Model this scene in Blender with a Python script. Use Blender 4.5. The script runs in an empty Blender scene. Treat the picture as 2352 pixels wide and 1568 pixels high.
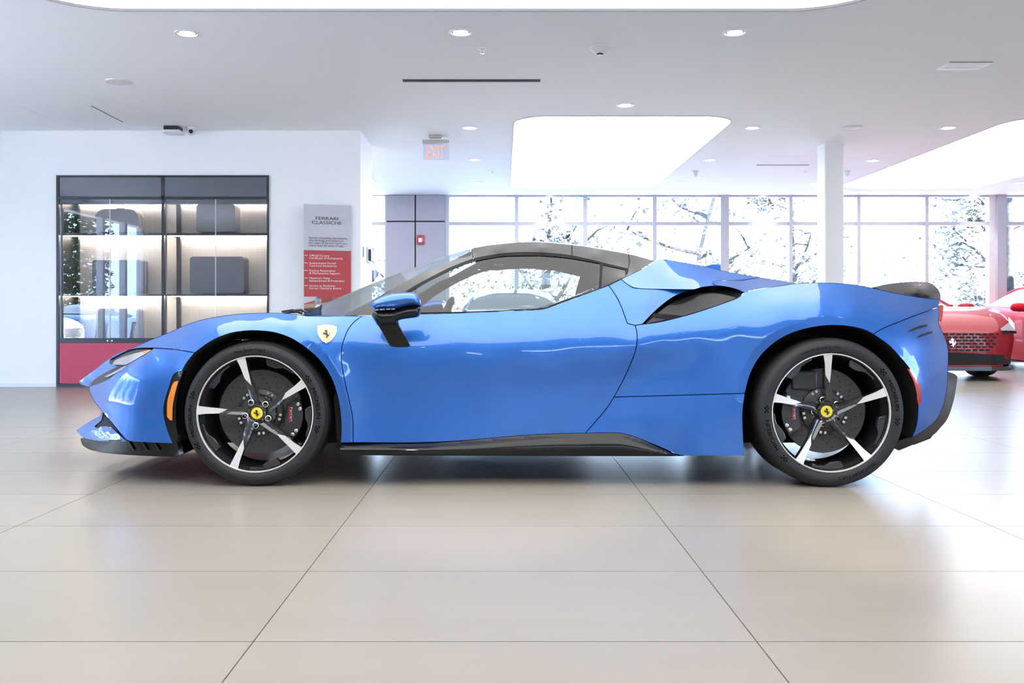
# Showroom with a blue sports car.  Tunables for light and paint first.
EXPOSURE = 1.5
SKY = 6.0
SUN = 45.0
PANEL = 1.3
SPOT = 40.0
BLUE = (0.011, 0.122, 0.47)
TILE_A = (0.285, 0.255, 0.212)
TILE_B = (0.30, 0.268, 0.224)
import bpy, bmesh, math, random
import numpy as np
from mathutils import Vector, Matrix
from mathutils.geometry import delaunay_2d_cdt

random.seed(7)
rng = np.random.default_rng(7)
S = bpy.context.scene
COL = S.collection
PI = math.pi

# ------------------------------------------------------------------ camera
F, CX, CY, H = 2110.0, 1154.0, 724.0, 0.79      # focal length and vanishing point in photo pixels, eye height
cam_d = bpy.data.cameras.new('camera')
cam_d.sensor_fit = 'HORIZONTAL'
cam_d.sensor_width = 36.0
cam_d.lens = 36.0 * F / 2352.0
cam_d.shift_x = (1176.0 - CX) / 2352.0
cam_d.shift_y = -(784.0 - CY) / 2352.0
cam_d.clip_start = 0.05
cam_d.clip_end = 300
cam = bpy.data.objects.new('camera', cam_d)
cam.location = (0, 0, H)
cam.rotation_euler = (PI / 2, 0, 0)
COL.objects.link(cam)
S.camera = cam

# ------------------------------------------------------------------ view, world, sun
S.view_settings.view_transform = 'Standard'
S.view_settings.look = 'None'
S.view_settings.gamma = 1.0
S.view_settings.use_curve_mapping = False
S.view_settings.exposure = EXPOSURE
S.cycles.use_denoising = True
S.cycles.use_adaptive_sampling = True
S.cycles.adaptive_threshold = 0.02
S.cycles.max_bounces = 9
S.cycles.diffuse_bounces = 5
S.cycles.glossy_bounces = 5
S.cycles.transparent_max_bounces = 16
S.cycles.transmission_bounces = 6
S.cycles.sample_clamp_indirect = 8.0
S.cycles.caustics_reflective = False
S.cycles.caustics_refractive = False

W = bpy.data.worlds.new('sky')
S.world = W
W.use_nodes = True
nt = W.node_tree
nt.nodes.clear()
wo = nt.nodes.new('ShaderNodeOutputWorld')
wb = nt.nodes.new('ShaderNodeBackground')
tc = nt.nodes.new('ShaderNodeTexCoord')
sp = nt.nodes.new('ShaderNodeSeparateXYZ')
rp = nt.nodes.new('ShaderNodeValToRGB')
rp.color_ramp.elements[0].position = 0.45
rp.color_ramp.elements[0].color = (0.56, 0.70, 0.92, 1)
rp.color_ramp.elements[1].position = 0.9
rp.color_ramp.elements[1].color = (0.42, 0.62, 1.0, 1)
e = rp.color_ramp.elements.new(0.56)
e.color = (0.56, 0.75, 1.0, 1)
mp = nt.nodes.new('ShaderNodeMapRange')
mp.inputs[1].default_value = -1
mp.inputs[2].default_value = 1
nt.links.new(tc.outputs['Generated'], sp.inputs[0])
nt.links.new(sp.outputs['Z'], mp.inputs[0])
nt.links.new(mp.outputs[0], rp.inputs[0])
nt.links.new(rp.outputs[0], wb.inputs[0])
wb.inputs[1].default_value = SKY
nt.links.new(wb.outputs[0], wo.inputs[0])

sun_d = bpy.data.lights.new('sun', 'SUN')
sun_d.energy = SUN
sun_d.angle = 0.01
sun_d.color = (1.0, 0.95, 0.88)
sun = bpy.data.objects.new('sun', sun_d)
sun.rotation_euler = (math.radians(28), math.radians(30), 0)
sun.location = (6, -6, 30)
COL.objects.link(sun)

# ------------------------------------------------------------------ pixel helpers
ZC = 2.83                      # ceiling height
def P(px, py, Y):
    return ((px - CX) * Y / F, Y, H - (py - CY) * Y / F)
def on_ceiling(px, py):
    Y = (ZC - H) * F / (CY - py)
    return ((px - CX) * Y / F, Y, ZC)

# ------------------------------------------------------------------ materials
def mat(name, color=(0.8, 0.8, 0.8), rough=0.5, metal=0.0, coat=0.0, emit=0.0, ecol=None, spec=0.5, coat_rough=0.03, noise=0.0, nscale=40.0, bump=0.0, bscale=200.0):
    m = bpy.data.materials.new(name)
    m.use_nodes = True
    t = m.node_tree
    b = t.nodes['Principled BSDF']
    b.inputs['Base Color'].default_value = (*color, 1)
    b.inputs['Roughness'].default_value = rough
    b.inputs['Metallic'].default_value = metal
    b.inputs['Coat Weight'].default_value = coat
    b.inputs['Coat Roughness'].default_value = coat_rough
    b.inputs['Specular IOR Level'].default_value = spec
    if emit:
        b.inputs['Emission Color'].default_value = (*(ecol or color), 1)
        b.inputs['Emission Strength'].default_value = emit
    if noise or bump:
        tcn = t.nodes.new('ShaderNodeTexCoord')
    if noise:
        n = t.nodes.new('ShaderNodeTexNoise')
        n.inputs['Scale'].default_value = nscale
        n.inputs['Detail'].default_value = 4
        r = t.nodes.new('ShaderNodeValToRGB')
        r.color_ramp.elements[0].position = 0.3
        r.color_ramp.elements[1].position = 0.7
        r.color_ramp.elements[0].color = (*[c * (1 - noise) for c in color], 1)
        r.color_ramp.elements[1].color = (*[min(1, c * (1 + noise)) for c in color], 1)
        t.links.new(tcn.outputs['Object'], n.inputs['Vector'])
        t.links.new(n.outputs['Fac'], r.inputs[0])
        t.links.new(r.outputs[0], b.inputs['Base Color'])
    if bump:
        n2 = t.nodes.new('ShaderNodeTexNoise')
        n2.inputs['Scale'].default_value = bscale
        bp = t.nodes.new('ShaderNodeBump')
        bp.inputs['Strength'].default_value = bump
        bp.inputs['Distance'].default_value = 0.002
        t.links.new(tcn.outputs['Object'], n2.inputs['Vector'])
        t.links.new(n2.outputs['Fac'], bp.inputs['Height'])
        t.links.new(bp.outputs[0], b.inputs['Normal'])
    return m

def glass(name, tint=(1, 1, 1), ior=1.5, rough=0.0, boost=1.0):
    m = bpy.data.materials.new(name)
    m.use_nodes = True
    t = m.node_tree
    t.nodes.clear()
    o = t.nodes.new('ShaderNodeOutputMaterial')
    mx = t.nodes.new('ShaderNodeMixShader')
    tr = t.nodes.new('ShaderNodeBsdfTransparent')
    tr.inputs[0].default_value = (*tint, 1)
    gl = t.nodes.new('ShaderNodeBsdfGlossy')
    gl.inputs['Roughness'].default_value = rough
    lw = t.nodes.new('ShaderNodeLayerWeight')          # Schlick reflectance, the same from both sides of the sheet
    lw.inputs[0].default_value = 0.5
    pw = t.nodes.new('ShaderNodeMath')
    pw.operation = 'POWER'
    pw.inputs[1].default_value = 5.0
    ml = t.nodes.new('ShaderNodeMath')
    ml.operation = 'MULTIPLY_ADD'
    ml.use_clamp = True
    f0 = ((ior - 1) / (ior + 1)) ** 2 * boost
    ml.inputs[1].default_value = 1 - f0
    ml.inputs[2].default_value = f0
    t.links.new(lw.outputs['Facing'], pw.inputs[0])
    t.links.new(pw.outputs[0], ml.inputs[0])
    t.links.new(ml.outputs[0], mx.inputs[0])
    t.links.new(tr.outputs[0], mx.inputs[1])
    t.links.new(gl.outputs[0], mx.inputs[2])
    t.links.new(mx.outputs[0], o.inputs[0])
    return m

def paint(name, base, flake=0.35, rough=0.38, metal=0.45, coat=1.0, spec=0.5):
    """automotive paint: metallic base under a clear coat"""
    m = bpy.data.materials.new(name)
    m.use_nodes = True
    t = m.node_tree
    b = t.nodes['Principled BSDF']
    b.inputs['Metallic'].default_value = metal
    b.inputs['Roughness'].default_value = rough
    b.inputs['Coat Weight'].default_value = coat
    b.inputs['Specular IOR Level'].default_value = spec
    b.inputs['Coat Roughness'].default_value = 0.02
    b.inputs['Coat IOR'].default_value = 1.5
    tcn = t.nodes.new('ShaderNodeTexCoord')
    v = t.nodes.new('ShaderNodeTexVoronoi')
    v.inputs['Scale'].default_value = 900
    r = t.nodes.new('ShaderNodeValToRGB')
    r.color_ramp.elements[0].color = (*[c * (1 - 0.12 * flake) for c in base], 1)
    r.color_ramp.elements[1].color = (*[min(1, c * (1 + 0.2 * flake)) for c in base], 1)
    t.links.new(tcn.outputs['Object'], v.inputs['Vector'])
    t.links.new(v.outputs['Color'], r.inputs[0])
    t.links.new(r.outputs[0], b.inputs['Base Color'])
    return m

M = {}
M['white_wall'] = mat('white_wall', (0.955, 0.955, 0.96), 0.6)
M['ceiling'] = mat('ceiling_paint', (0.95, 0.95, 0.955), 0.75)
M['white_trim'] = mat('white_trim', (0.85, 0.85, 0.86), 0.35)
M['light_panel'] = mat('light_panel', (0.9, 0.9, 0.9), 0.5, emit=PANEL, ecol=(1.0, 0.99, 0.98))
M['lamp'] = mat('lamp_lens', (0.9, 0.9, 0.9), 0.3, emit=9.0, ecol=(1.0, 0.98, 0.95))
M['strip'] = mat('led_strip', (0.9, 0.85, 0.8), 0.3, emit=13.0, ecol=(1.0, 0.84, 0.70))
M['charcoal'] = mat('charcoal_metal', (0.022, 0.028, 0.036), 0.35)
M['dark_metal'] = mat('dark_metal', (0.05, 0.055, 0.06), 0.35, metal=0.5)
M['black_slot'] = mat('black_slot', (0.012, 0.012, 0.014), 0.6)
M['panel_rim'] = mat('panel_rim', (0.45, 0.46, 0.48), 0.6)
M['gap'] = mat('shadow_grey', (0.18, 0.18, 0.2), 0.8)
M['mullion'] = mat('mullion_grey', (0.52, 0.53, 0.58), 0.4, metal=0.1)
M['pier'] = mat('pier_panel', (0.40, 0.385, 0.44), 0.45, noise=0.06, nscale=120)
M['chrome'] = mat('chrome', (0.85, 0.85, 0.86), 0.12, metal=1.0)
M['brushed'] = mat('brushed_metal', (0.6, 0.58, 0.56), 0.35, metal=0.9)
M['white_plastic'] = mat('white_plastic', (0.82, 0.82, 0.82), 0.35)
M['cream_plastic'] = mat('cream_plastic', (0.78, 0.77, 0.72), 0.5)
M['black_plastic'] = mat('black_plastic', (0.015, 0.015, 0.017), 0.4)
M['red_plastic'] = mat('red_plastic', (0.45, 0.02, 0.03), 0.35)
M['window_glass'] = glass('window_glass', (0.97, 0.985, 1.0))
M['case_glass'] = glass('case_glass', (0.93, 0.95, 0.97), boost=1.7)
M['blue'] = paint('blue_paint', BLUE, metal=0.55, rough=0.42)
M['gloss_black'] = mat('gloss_black', (0.005, 0.005, 0.006), 0.3, coat=0.5, spec=0.1)
M['intake'] = mat('intake_black', (0.003, 0.003, 0.004), 0.6, spec=0.06)
M['blade_black'] = mat('blade_black', (0.006, 0.006, 0.007), 0.4, coat=0.25, spec=0.1)
M['trim_black'] = mat('trim_black', (0.006, 0.006, 0.007), 0.5, spec=0.12)
M['roof_black'] = mat('roof_black', (0.016, 0.014, 0.017), 0.4, coat=0.8, spec=0.12)
M['carbon'] = mat('carbon', (0.03, 0.03, 0.032), 0.4, coat=1.0, spec=0.15)
M['matte_black'] = mat('matte_black', (0.012, 0.012, 0.013), 0.8)
M['rubber'] = mat('tyre_rubber', (0.013, 0.013, 0.014), 0.66, bump=0.05, bscale=150)
M['rubber_mark'] = mat('tyre_mark', (0.003, 0.003, 0.003), 0.9, spec=0.05)
M['rim_dark'] = mat('rim_dark', (0.05, 0.052, 0.057), 0.25, metal=0.7, coat=0.8)
M['machined'] = mat('machined_alloy', (0.82, 0.80, 0.78), 0.34, metal=0.45)
M['disc'] = mat('ceramic_disc', (0.075, 0.07, 0.068), 0.6, noise=0.3, nscale=300)
M['caliper'] = mat('caliper_grey', (0.035, 0.035, 0.04), 0.4)
M['yellow'] = mat('badge_yellow', (0.83, 0.66, 0.03), 0.35, coat=0.6)
M['shield_yellow'] = mat('shield_yellow', (0.80, 0.70, 0.22), 0.3, coat=0.6)
M['white_print'] = mat('white_print', (0.85, 0.85, 0.85), 0.5)
M['black_print'] = mat('black_print', (0.01, 0.01, 0.012), 0.5)
M['red_print'] = mat('red_print', (0.55, 0.02, 0.03), 0.45)
M['amber'] = mat('amber_lens', (0.72, 0.22, 0.01), 0.25, coat=1.0)
M['red_lens'] = mat('red_lens', (0.42, 0.008, 0.012), 0.15, coat=1.0)
M['tail_red'] = mat('tail_red', (0.62, 0.02, 0.02), 0.12, coat=1.0)
M['lens_white'] = mat('lens_white', (0.62, 0.62, 0.66), 0.12, metal=0.6, coat=1.0)
M['car_glass'] = glass('car_glass', (0.66, 0.74, 0.73), boost=1.5)
M['screen_glass'] = glass('screen_glass', (0.48, 0.55, 0.54), boost=1.6)
M['dark_glass'] = mat('dark_glass', (0.008, 0.008, 0.010), 0.1, coat=0.35, spec=0.15)
M['leather'] = mat('dark_leather', (0.014, 0.015, 0.018), 0.6, spec=0.25)
M['headliner'] = mat('headliner', (0.055, 0.057, 0.062), 0.9, spec=0.1)
M['red_car'] = paint('red_paint', (0.30, 0.005, 0.014), metal=0.05, rough=0.5, coat=0.3, spec=0.2)
M['bright_red_car'] = paint('bright_red_paint', (0.50, 0.008, 0.018), metal=0.0, rough=0.6, coat=0.12, spec=0.1)
M['far_blue_car'] = paint('pale_blue_paint', (0.10, 0.22, 0.48), metal=0.3, rough=0.4)
M['white_car'] = paint('white_paint', (0.75, 0.76, 0.78), metal=0.0, rough=0.4)
M['foliage'] = mat('foliage', (0.12, 0.128, 0.115), 0.7, noise=0.5, nscale=2, spec=0.1)
M['foliage_green'] = mat('foliage_green', (0.030, 0.05, 0.015), 0.7, spec=0.1, noise=0.6, nscale=3)
M['asphalt'] = mat('asphalt', (0.34, 0.35, 0.37), 0.9, noise=0.1, nscale=3)
M['bark'] = mat('bark', (0.055, 0.055, 0.058), 0.9, spec=0.1, noise=0.4, nscale=12, bump=0.6, bscale=30)
M['paving'] = mat('outdoor_paving', (0.175, 0.19, 0.215), 0.8, noise=0.1, nscale=2)

# ------------------------------------------------------------------ object helpers
def link(o, parent=None):
    COL.objects.link(o)
    if parent is not None:
        o.parent = parent
        o.matrix_parent_inverse = parent.matrix_basis.inverted() if parent.parent is None else Matrix.Identity(4)
    return o

def tag(o, label=None, cat=None, group=None, kind=None):
    if label: o['label'] = label
    if cat: o['category'] = cat
    if group: o['group'] = group
    if kind: o['kind'] = kind
    return o

def empty(name, loc=(0, 0, 0), rz=0, label=None, cat=None, group=None, kind=None):
    o = bpy.data.objects.new(name, None)
    o.location = loc
    o.rotation_euler = (0, 0, rz)
    o.empty_display_size = 0.1
    link(o)
    return tag(o, label, cat, group, kind)

class MB:
    """collects geometry for one mesh"""
    def __init__(s):
        s.v, s.f = [], []
    def add(s, v, f):
        k = len(s.v)
        s.v += [tuple(p) for p in v]
        s.f += [tuple(i + k for i in q) for q in f]
        return s
    def box(s, x0, x1, y0, y1, z0, z1):
        v = [(x0, y0, z0), (x1, y0, z0), (x1, y1, z0), (x0, y1, z0), (x0, y0, z1), (x1, y0, z1), (x1, y1, z1), (x0, y1, z1)]
        return s.add(v, [(0, 3, 2, 1), (4, 5, 6, 7), (0, 1, 5, 4), (1, 2, 6, 5), (2, 3, 7, 6), (3, 0, 4, 7)])
    def tube(s, pts, r, n=8, cap=True):
        pts = [Vector(p) for p in pts]
        rr = r if hasattr(r, '__len__') else [r] * len(pts)
        vs, fs = [], []
        up = None
        for i, p in enumerate(pts):
            d = (pts[min(i + 1, len(pts) - 1)] - pts[max(i - 1, 0)])
            if d.length < 1e-9: d = Vector((0, 0, 1))
            d.normalize()
            if up is None:
                up = d.orthogonal().normalized()
            a = (up - d * up.dot(d))
            if a.length < 1e-6: a = d.orthogonal()
            a.normalize()
            up = a
            b = d.cross(a)
            for k in range(n):
                t = 2 * PI * k / n
                vs.append(p + (a * math.cos(t) + b * math.sin(t)) * rr[i])
        for i in range(len(pts) - 1):
            for k in range(n):
                fs.append((i * n + k, i * n + (k + 1) % n, (i + 1) * n + (k + 1) % n, (i + 1) * n + k))
        if cap:
            fs.append(tuple(reversed(range(n))))
            fs.append(tuple((len(pts) - 1) * n + k for k in range(n)))
        return s.add(vs, fs)
    def lathe(s, prof, n=32, axis='z', c=(0, 0, 0), close=False):
        """prof = [(radius, height)]; axis z, or y (height runs along -y, towards the viewer)"""
        vs, fs = [], []
        for r, h in prof:
            for k in range(n):
                t = 2 * PI * k / n
                if axis == 'z':
                    vs.append((c[0] + r * math.cos(t), c[1] + r * math.sin(t), c[2] + h))
                else:
                    vs.append((c[0] + r * math.cos(t), c[1] - h, c[2] + r * math.sin(t)))
        m = len(prof)
        for i in range(m if close else m - 1):
            j = (i + 1) % m
            for k in range(n):
                fs.append((i * n + k, i * n + (k + 1) % n, j * n + (k + 1) % n, j * n + k))
        if not close:
            if prof[0][0] > 1e-6: fs.append(tuple(reversed(range(n))))
            if prof[-1][0] > 1e-6: fs.append(tuple((m - 1) * n + k for k in range(n)))
        return s.add(vs, fs)
    def prism(s, poly, fn, d0, d1):
        """poly = [(a,b)], fn(a,b,d) -> point; extruded from d0 to d1 with triangulated caps"""
        tri = tri_poly(poly)
        n = len(poly)
        vs = [fn(a, b, d0) for a, b in poly] + [fn(a, b, d1) for a, b in poly]
        fs = [t for t in tri] + [(t[2] + n, t[1] + n, t[0] + n) for t in tri]
        for i in range(n):
            j = (i + 1) % n
            fs.append((j, i, i + n, j + n))
        return s.add(vs, fs)
    def build(s, name, m, parent=None, smooth=False, bevel=0.0, angle=35, fix=True):
        me = bpy.data.meshes.new(name)
        me.from_pydata(s.v, [], s.f)
        if fix:
            b = bmesh.new()
            b.from_mesh(me)
            bmesh.ops.remove_doubles(b, verts=b.verts, dist=1e-6)
            bmesh.ops.recalc_face_normals(b, faces=b.faces)
            b.to_mesh(me)
            b.free()
        me.materials.append(m if not isinstance(m, str) else M[m])
        o = bpy.data.objects.new(name, me)
        link(o, parent)
        if bevel:
            md = o.modifiers.new('bevel', 'BEVEL')
            md.width = bevel
            md.segments = 2
            md.limit_method = 'ANGLE'
            md.angle_limit = math.radians(40)
        if smooth:
            me.shade_smooth()
            if angle < 180:
                me.set_sharp_from_angle(angle=math.radians(angle))
        return o

def tri_poly(poly):
    from mathutils.geometry import tessellate_polygon
    return [tuple(t) for t in tessellate_polygon([[Vector((a, b, 0)) for a, b in poly]])]

def boxo(name, m, parent, x0, x1, y0, y1, z0, z1, bevel=0.0):
    return MB().box(x0, x1, y0, y1, z0, z1).build(name, m, parent, bevel=bevel)

def cr(pts, n=6):
    """Catmull-Rom through open polyline"""
    p = [np.array(q, float) for q in pts]
    if len(p) < 3: return [tuple(q) for q in p]
    out = []
    for i in range(len(p) - 1):
        a, b, c, d = p[max(i - 1, 0)], p[i], p[i + 1], p[min(i + 2, len(p) - 1)]
        for k in range(n):
            t = k / n
            out.append(tuple(0.5 * ((2 * b) + (c - a) * t + (2 * a - 5 * b + 4 * c - d) * t * t + (3 * b - a - 3 * c + d) * t ** 3)))
    out.append(tuple(p[-1]))
    return out

def cat(*segs):
    out = []
    for s in segs:
        for p in s:
            if not out or abs(out[-1][0] - p[0]) + abs(out[-1][1] - p[1]) > 0.3:
                out.append((p[0], p[1]))
    if abs(out[0][0] - out[-1][0]) + abs(out[0][1] - out[-1][1]) < 0.3: out.pop()
    return out

def inside(poly, pts):
    x, y = pts[:, 0], pts[:, 1]
    c = np.zeros(len(pts), bool)
    n = len(poly)
    for i in range(n):
        x0, y0 = poly[i]
        x1, y1 = poly[i - 1]
        if y0 == y1: continue
        m = ((y0 > y) != (y1 > y)) & (x < (x1 - x0) * (y - y0) / (y1 - y0) + x0)
        c ^= m
    return c

def dist_to(poly, pts):
    d = np.full(len(pts), 1e9)
    n = len(poly)
    for i in range(n):
        a = np.array(poly[i - 1]); b = np.array(poly[i])
        ab = b - a
        L = max((ab ** 2).sum(), 1e-12)
        t = np.clip(((pts - a) @ ab) / L, 0, 1)
        q = a + t[:, None] * ab
        d = np.minimum(d, np.hypot(*(pts - q).T))
    return d

def resample(poly, g):
    out = []
    n = len(poly)
    for i in range(n):
        a = np.array(poly[i]); b = np.array(poly[(i + 1) % n])
        k = max(1, int(math.ceil(np.hypot(*(b - a)) / g)))
        for j in range(k):
            out.append(tuple(a + (b - a) * j / k))
    return out

def area2(poly):
    return sum(poly[i - 1][0] * poly[i][1] - poly[i][0] * poly[i - 1][1] for i in range(len(poly))) / 2

def inset_poly(poly, d):
    """move each edge inwards by d"""
    if d == 0: return poly
    sg = 1 if area2(poly) > 0 else -1
    n = len(poly)
    out = []
    for i in range(n):
        p0, p1, p2 = (np.array(poly[i - 1]), np.array(poly[i]), np.array(poly[(i + 1) % n]))
        e1, e2 = p1 - p0, p2 - p1
        e1 = e1 / (np.hypot(*e1) + 1e-9); e2 = e2 / (np.hypot(*e2) + 1e-9)
        n1 = np.array([-e1[1], e1[0]]) * sg; n2 = np.array([-e2[1], e2[0]]) * sg
        b = n1 + n2
        L = np.hypot(*b)
        if L < 0.4:
            out.append(tuple(p1 + n1 * d)); continue
        b /= L
        out.append(tuple(p1 + b * d / max(b @ n1, 0.5)))
    return out

def mesh2d(poly, g, holes=()):
    """triangulated filling of a polygon with interior grid points; returns pts (n,2), tris, boundary loops"""
    loops = [resample(poly, g * 0.8)] + [resample(h, g * 0.8) for h in holes]
    verts, edges, lidx = [], [], []
    for lp in loops:
        k = len(verts)
        verts += lp
        idx = list(range(k, k + len(lp)))
        lidx.append(idx)
        edges += [(idx[i - 1], idx[i]) for i in range(len(idx))]
    a = np.array(loops[0])
    x0, y0 = a.min(0); x1, y1 = a.max(0)
    xs = np.arange(x0 + g / 2, x1, g); ys = np.arange(y0 + g / 2, y1, g * 0.87)
    if len(xs) and len(ys):
        gx, gy = np.meshgrid(xs, ys)
        gx[1::2] += g / 2
        q = np.c_[gx.ravel(), gy.ravel()]
        m = inside(loops[0], q)
        for h in loops[1:]: m &= ~inside(h, q)
        q = q[m]
        if len(q):
            d = dist_to(loops[0], q)
            for h in loops[1:]: d = np.minimum(d, dist_to(h, q))
            q = q[d > 0.5 * g]
            verts += [tuple(p) for p in q]
    r = delaunay_2d_cdt([Vector(v) for v in verts], edges, [], 0, 1e-6)
    pv = np.array([tuple(v) for v in r[0]])
    tr = np.array([t for t in r[2] if len(t) == 3])
    c = pv[tr].mean(1)
    m = inside(loops[0], c)
    for h in loops[1:]: m &= ~inside(h, c)
    tr = tr[m]
    # boundary edges
    cnt = {}
    for t in tr:
        for i in range(3):
            e = (t[i], t[(i + 1) % 3])
            k = (min(e), max(e))
            if k in cnt: cnt[k] = None
            else: cnt[k] = e
    bd = [e for e in cnt.values() if e is not None]
    return pv, tr, bd

def tps(knots, lam=0.0):
    """thin-plate spline w(px,py)"""
    k = np.array(knots, float)
    xy = k[:, :2] / 100.0
    n = len(k)
    d = np.hypot(*(xy[:, None] - xy[None]).transpose(2, 0, 1))
    K = np.where(d > 0, d * d * np.log(d + 1e-12), 0) + lam * np.eye(n)
    Pm = np.c_[np.ones(n), xy]
    A = np.zeros((n + 3, n + 3))
    A[:n, :n] = K; A[:n, n:] = Pm; A[n:, :n] = Pm.T
    sol = np.linalg.solve(A, np.r_[k[:, 2], np.zeros(3)])
    def f(px, py):
        q = np.c_[np.ravel(px), np.ravel(py)] / 100.0
        dd = np.hypot(*(q[:, None] - xy[None]).transpose(2, 0, 1))
        U = np.where(dd > 0, dd * dd * np.log(dd + 1e-12), 0)
        return U @ sol[:n] + sol[n] + q @ sol[n + 1:]
    return f

def outline_text(body, size=1.0, bold=False, sx=1.0, align='CENTER', spacing=1.0, lines=1.0):
    c = bpy.data.curves.new('lettering', 'FONT')
    c.body = body
    c.size = size
    c.align_x = align
    c.space_character = spacing
    c.space_line = lines
    if bold: c.offset = 0.0
    c.resolution_u = 3
    o = bpy.data.objects.new('lettering', c)
    COL.objects.link(o)
    dg = bpy.context.evaluated_depsgraph_get()
    dg.update()
    me = bpy.data.meshes.new_from_object(o.evaluated_get(dg))
    vs = [(v.co.x * sx, v.co.y) for v in me.vertices]
    fs = [tuple(p.vertices) for p in me.polygons]
    bpy.data.objects.remove(o)
    bpy.data.curves.remove(c)
    bpy.data.meshes.remove(me)
    return vs, fs

def lettering(body, size, fn, name, m, parent, **kw):
    """fn(u,v) -> 3D point"""
    vs, fs = outline_text(body, size, **kw)
    b = MB()
    b.add([fn(u, v) for u, v in vs], fs)
    return b.build(name, m, parent, fix=False)

# =================================================================== THE ROOM
XL, XR, YB, YW = -7.5, 13.0, -8.0, 15.6          # room limits: left, right, behind the camera, window wall

# ---- floor: one object per tile (the nearest 300 in view), the rest joined
TW, TD, TX0, TY0 = 1.2195, 0.61, 0.6162, 2.226
def tile_material():
    m = bpy.data.materials.new('porcelain_tile')
    m.use_nodes = True
    t = m.node_tree
    b = t.nodes['Principled BSDF']
    tcn = t.nodes.new('ShaderNodeTexCoord')
    geo = t.nodes.new('ShaderNodeNewGeometry')
    mapn = t.nodes.new('ShaderNodeMapping')
    mapn.inputs['Scale'].default_value = (0.5, 5.0, 1.0)
    n = t.nodes.new('ShaderNodeTexNoise')
    n.inputs['Scale'].default_value = 2.0
    n.inputs['Detail'].default_value = 5
    r = t.nodes.new('ShaderNodeValToRGB')
    r.color_ramp.elements[0].position = 0.3
    r.color_ramp.elements[1].position = 0.75
    r.color_ramp.elements[0].color = (*TILE_A, 1)
    r.color_ramp.elements[1].color = (*TILE_B, 1)
    t.links.new(geo.outputs['Position'], mapn.inputs[0])
    t.links.new(mapn.outputs[0], n.inputs['Vector'])
    t.links.new(n.outputs['Fac'], r.inputs[0])
    info = t.nodes.new('ShaderNodeObjectInfo')
    mr = t.nodes.new('ShaderNodeMapRange')
    mr.inputs[3].default_value = 0.97
    mr.inputs[4].default_value = 1.03
    t.links.new(info.outputs['Random'], mr.inputs[0])
    mx = t.nodes.new('ShaderNodeMix')
    mx.data_type = 'RGBA'
    mx.blend_type = 'MULTIPLY'
    mx.inputs[0].default_value = 1.0
    t.links.new(r.outputs[0], mx.inputs[6])
    t.links.new(mr.outputs[0], mx.inputs[7])
    t.links.new(mx.outputs[2], b.inputs['Base Color'])
    rr = t.nodes.new('ShaderNodeMapRange')
    rr.inputs[3].default_value = 0.27
    rr.inputs[4].default_value = 0.31
    t.links.new(n.outputs['Fac'], rr.inputs[0])
    t.links.new(rr.outputs[0], b.inputs['Roughness'])
    b.inputs['Specular IOR Level'].default_value = 0.42
    n3 = t.nodes.new('ShaderNodeTexNoise')
    n3.inputs['Scale'].default_value = 6.0
    n3.inputs['Detail'].default_value = 3
    bp = t.nodes.new('ShaderNodeBump')
    bp.inputs['Strength'].default_value = 0.008
    bp.inputs['Distance'].default_value = 0.01
    t.links.new(mapn.outputs[0], n3.inputs['Vector'])
    t.links.new(n3.outputs['Fac'], bp.inputs['Height'])
    t.links.new(bp.outputs[0], b.inputs['Normal'])
    return m
M['tile'] = tile_material()
M['grout'] = mat('grout', (0.20, 0.19, 0.18), 0.9)

floor = boxo('floor', 'grout', None, XL, XR, YB, YW + 0.2, -0.12, -0.006)
tag(floor, 'cream porcelain tiled showroom floor with thin dark joints', 'floor', kind='structure')
cells = []
for i in range(int((XL - TX0) / TW) - 1, int((XR - TX0) / TW) + 2):
    for j in range(int((YB - TY0) / TD) - 1, int((YW - TY0) / TD) + 2):
        x0, x1 = TX0 + i * TW, TX0 + (i + 1) * TW
        y0, y1 = TY0 + j * TD, TY0 + (j + 1) * TD
        x0, x1, y0, y1 = max(x0, XL), min(x1, XR), max(y0, YB), min(y1, YW)
        if x1 - x0 < 0.05 or y1 - y0 < 0.05: continue
        xm, ym = (x0 + x1) / 2, (y0 + y1) / 2
        full = abs(x1 - x0 - TW) < 1e-6 and abs(y1 - y0 - TD) < 1e-6
        vis = False
        if y1 > 1.9:
            for xx in (x0, xm, x1):
                for yy in (max(y0, 1.0), y1):
                    u = CX + xx * F / yy; v = CY + H * F / yy
                    if -20 < u < 2372 and v < 1600: vis = True
        if xm < -1.5 and ym > 10.2: vis = False
        cells.append((not (vis and full), ym * ym + xm * xm * 0.3, x0, x1, y0, y1))
cells.sort()
GAP = 0.0016
tb = MB()
hw, hd = TW / 2 - GAP, TD / 2 - GAP
tb.box(-hw, hw, -hd, hd, -0.012, 0)
tile0 = tb.build('tile', 'tile', floor)
tile_me = tile0.data
rest = MB()
nt_ = 0
for bad, _, x0, x1, y0, y1 in cells:
    if not bad and nt_ < 300:
        o = tile0 if nt_ == 0 else tile0.copy()
        if nt_: COL.objects.link(o)
        o.location = ((x0 + x1) / 2, (y0 + y1) / 2, 0)
        nt_ += 1
    else:
        rest.box(x0 + GAP, x1 - GAP, y0 + GAP, y1 - GAP, -0.012, 0)
tag(rest.build('tile_field', 'tile', floor, fix=False), kind='stuff')

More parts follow.
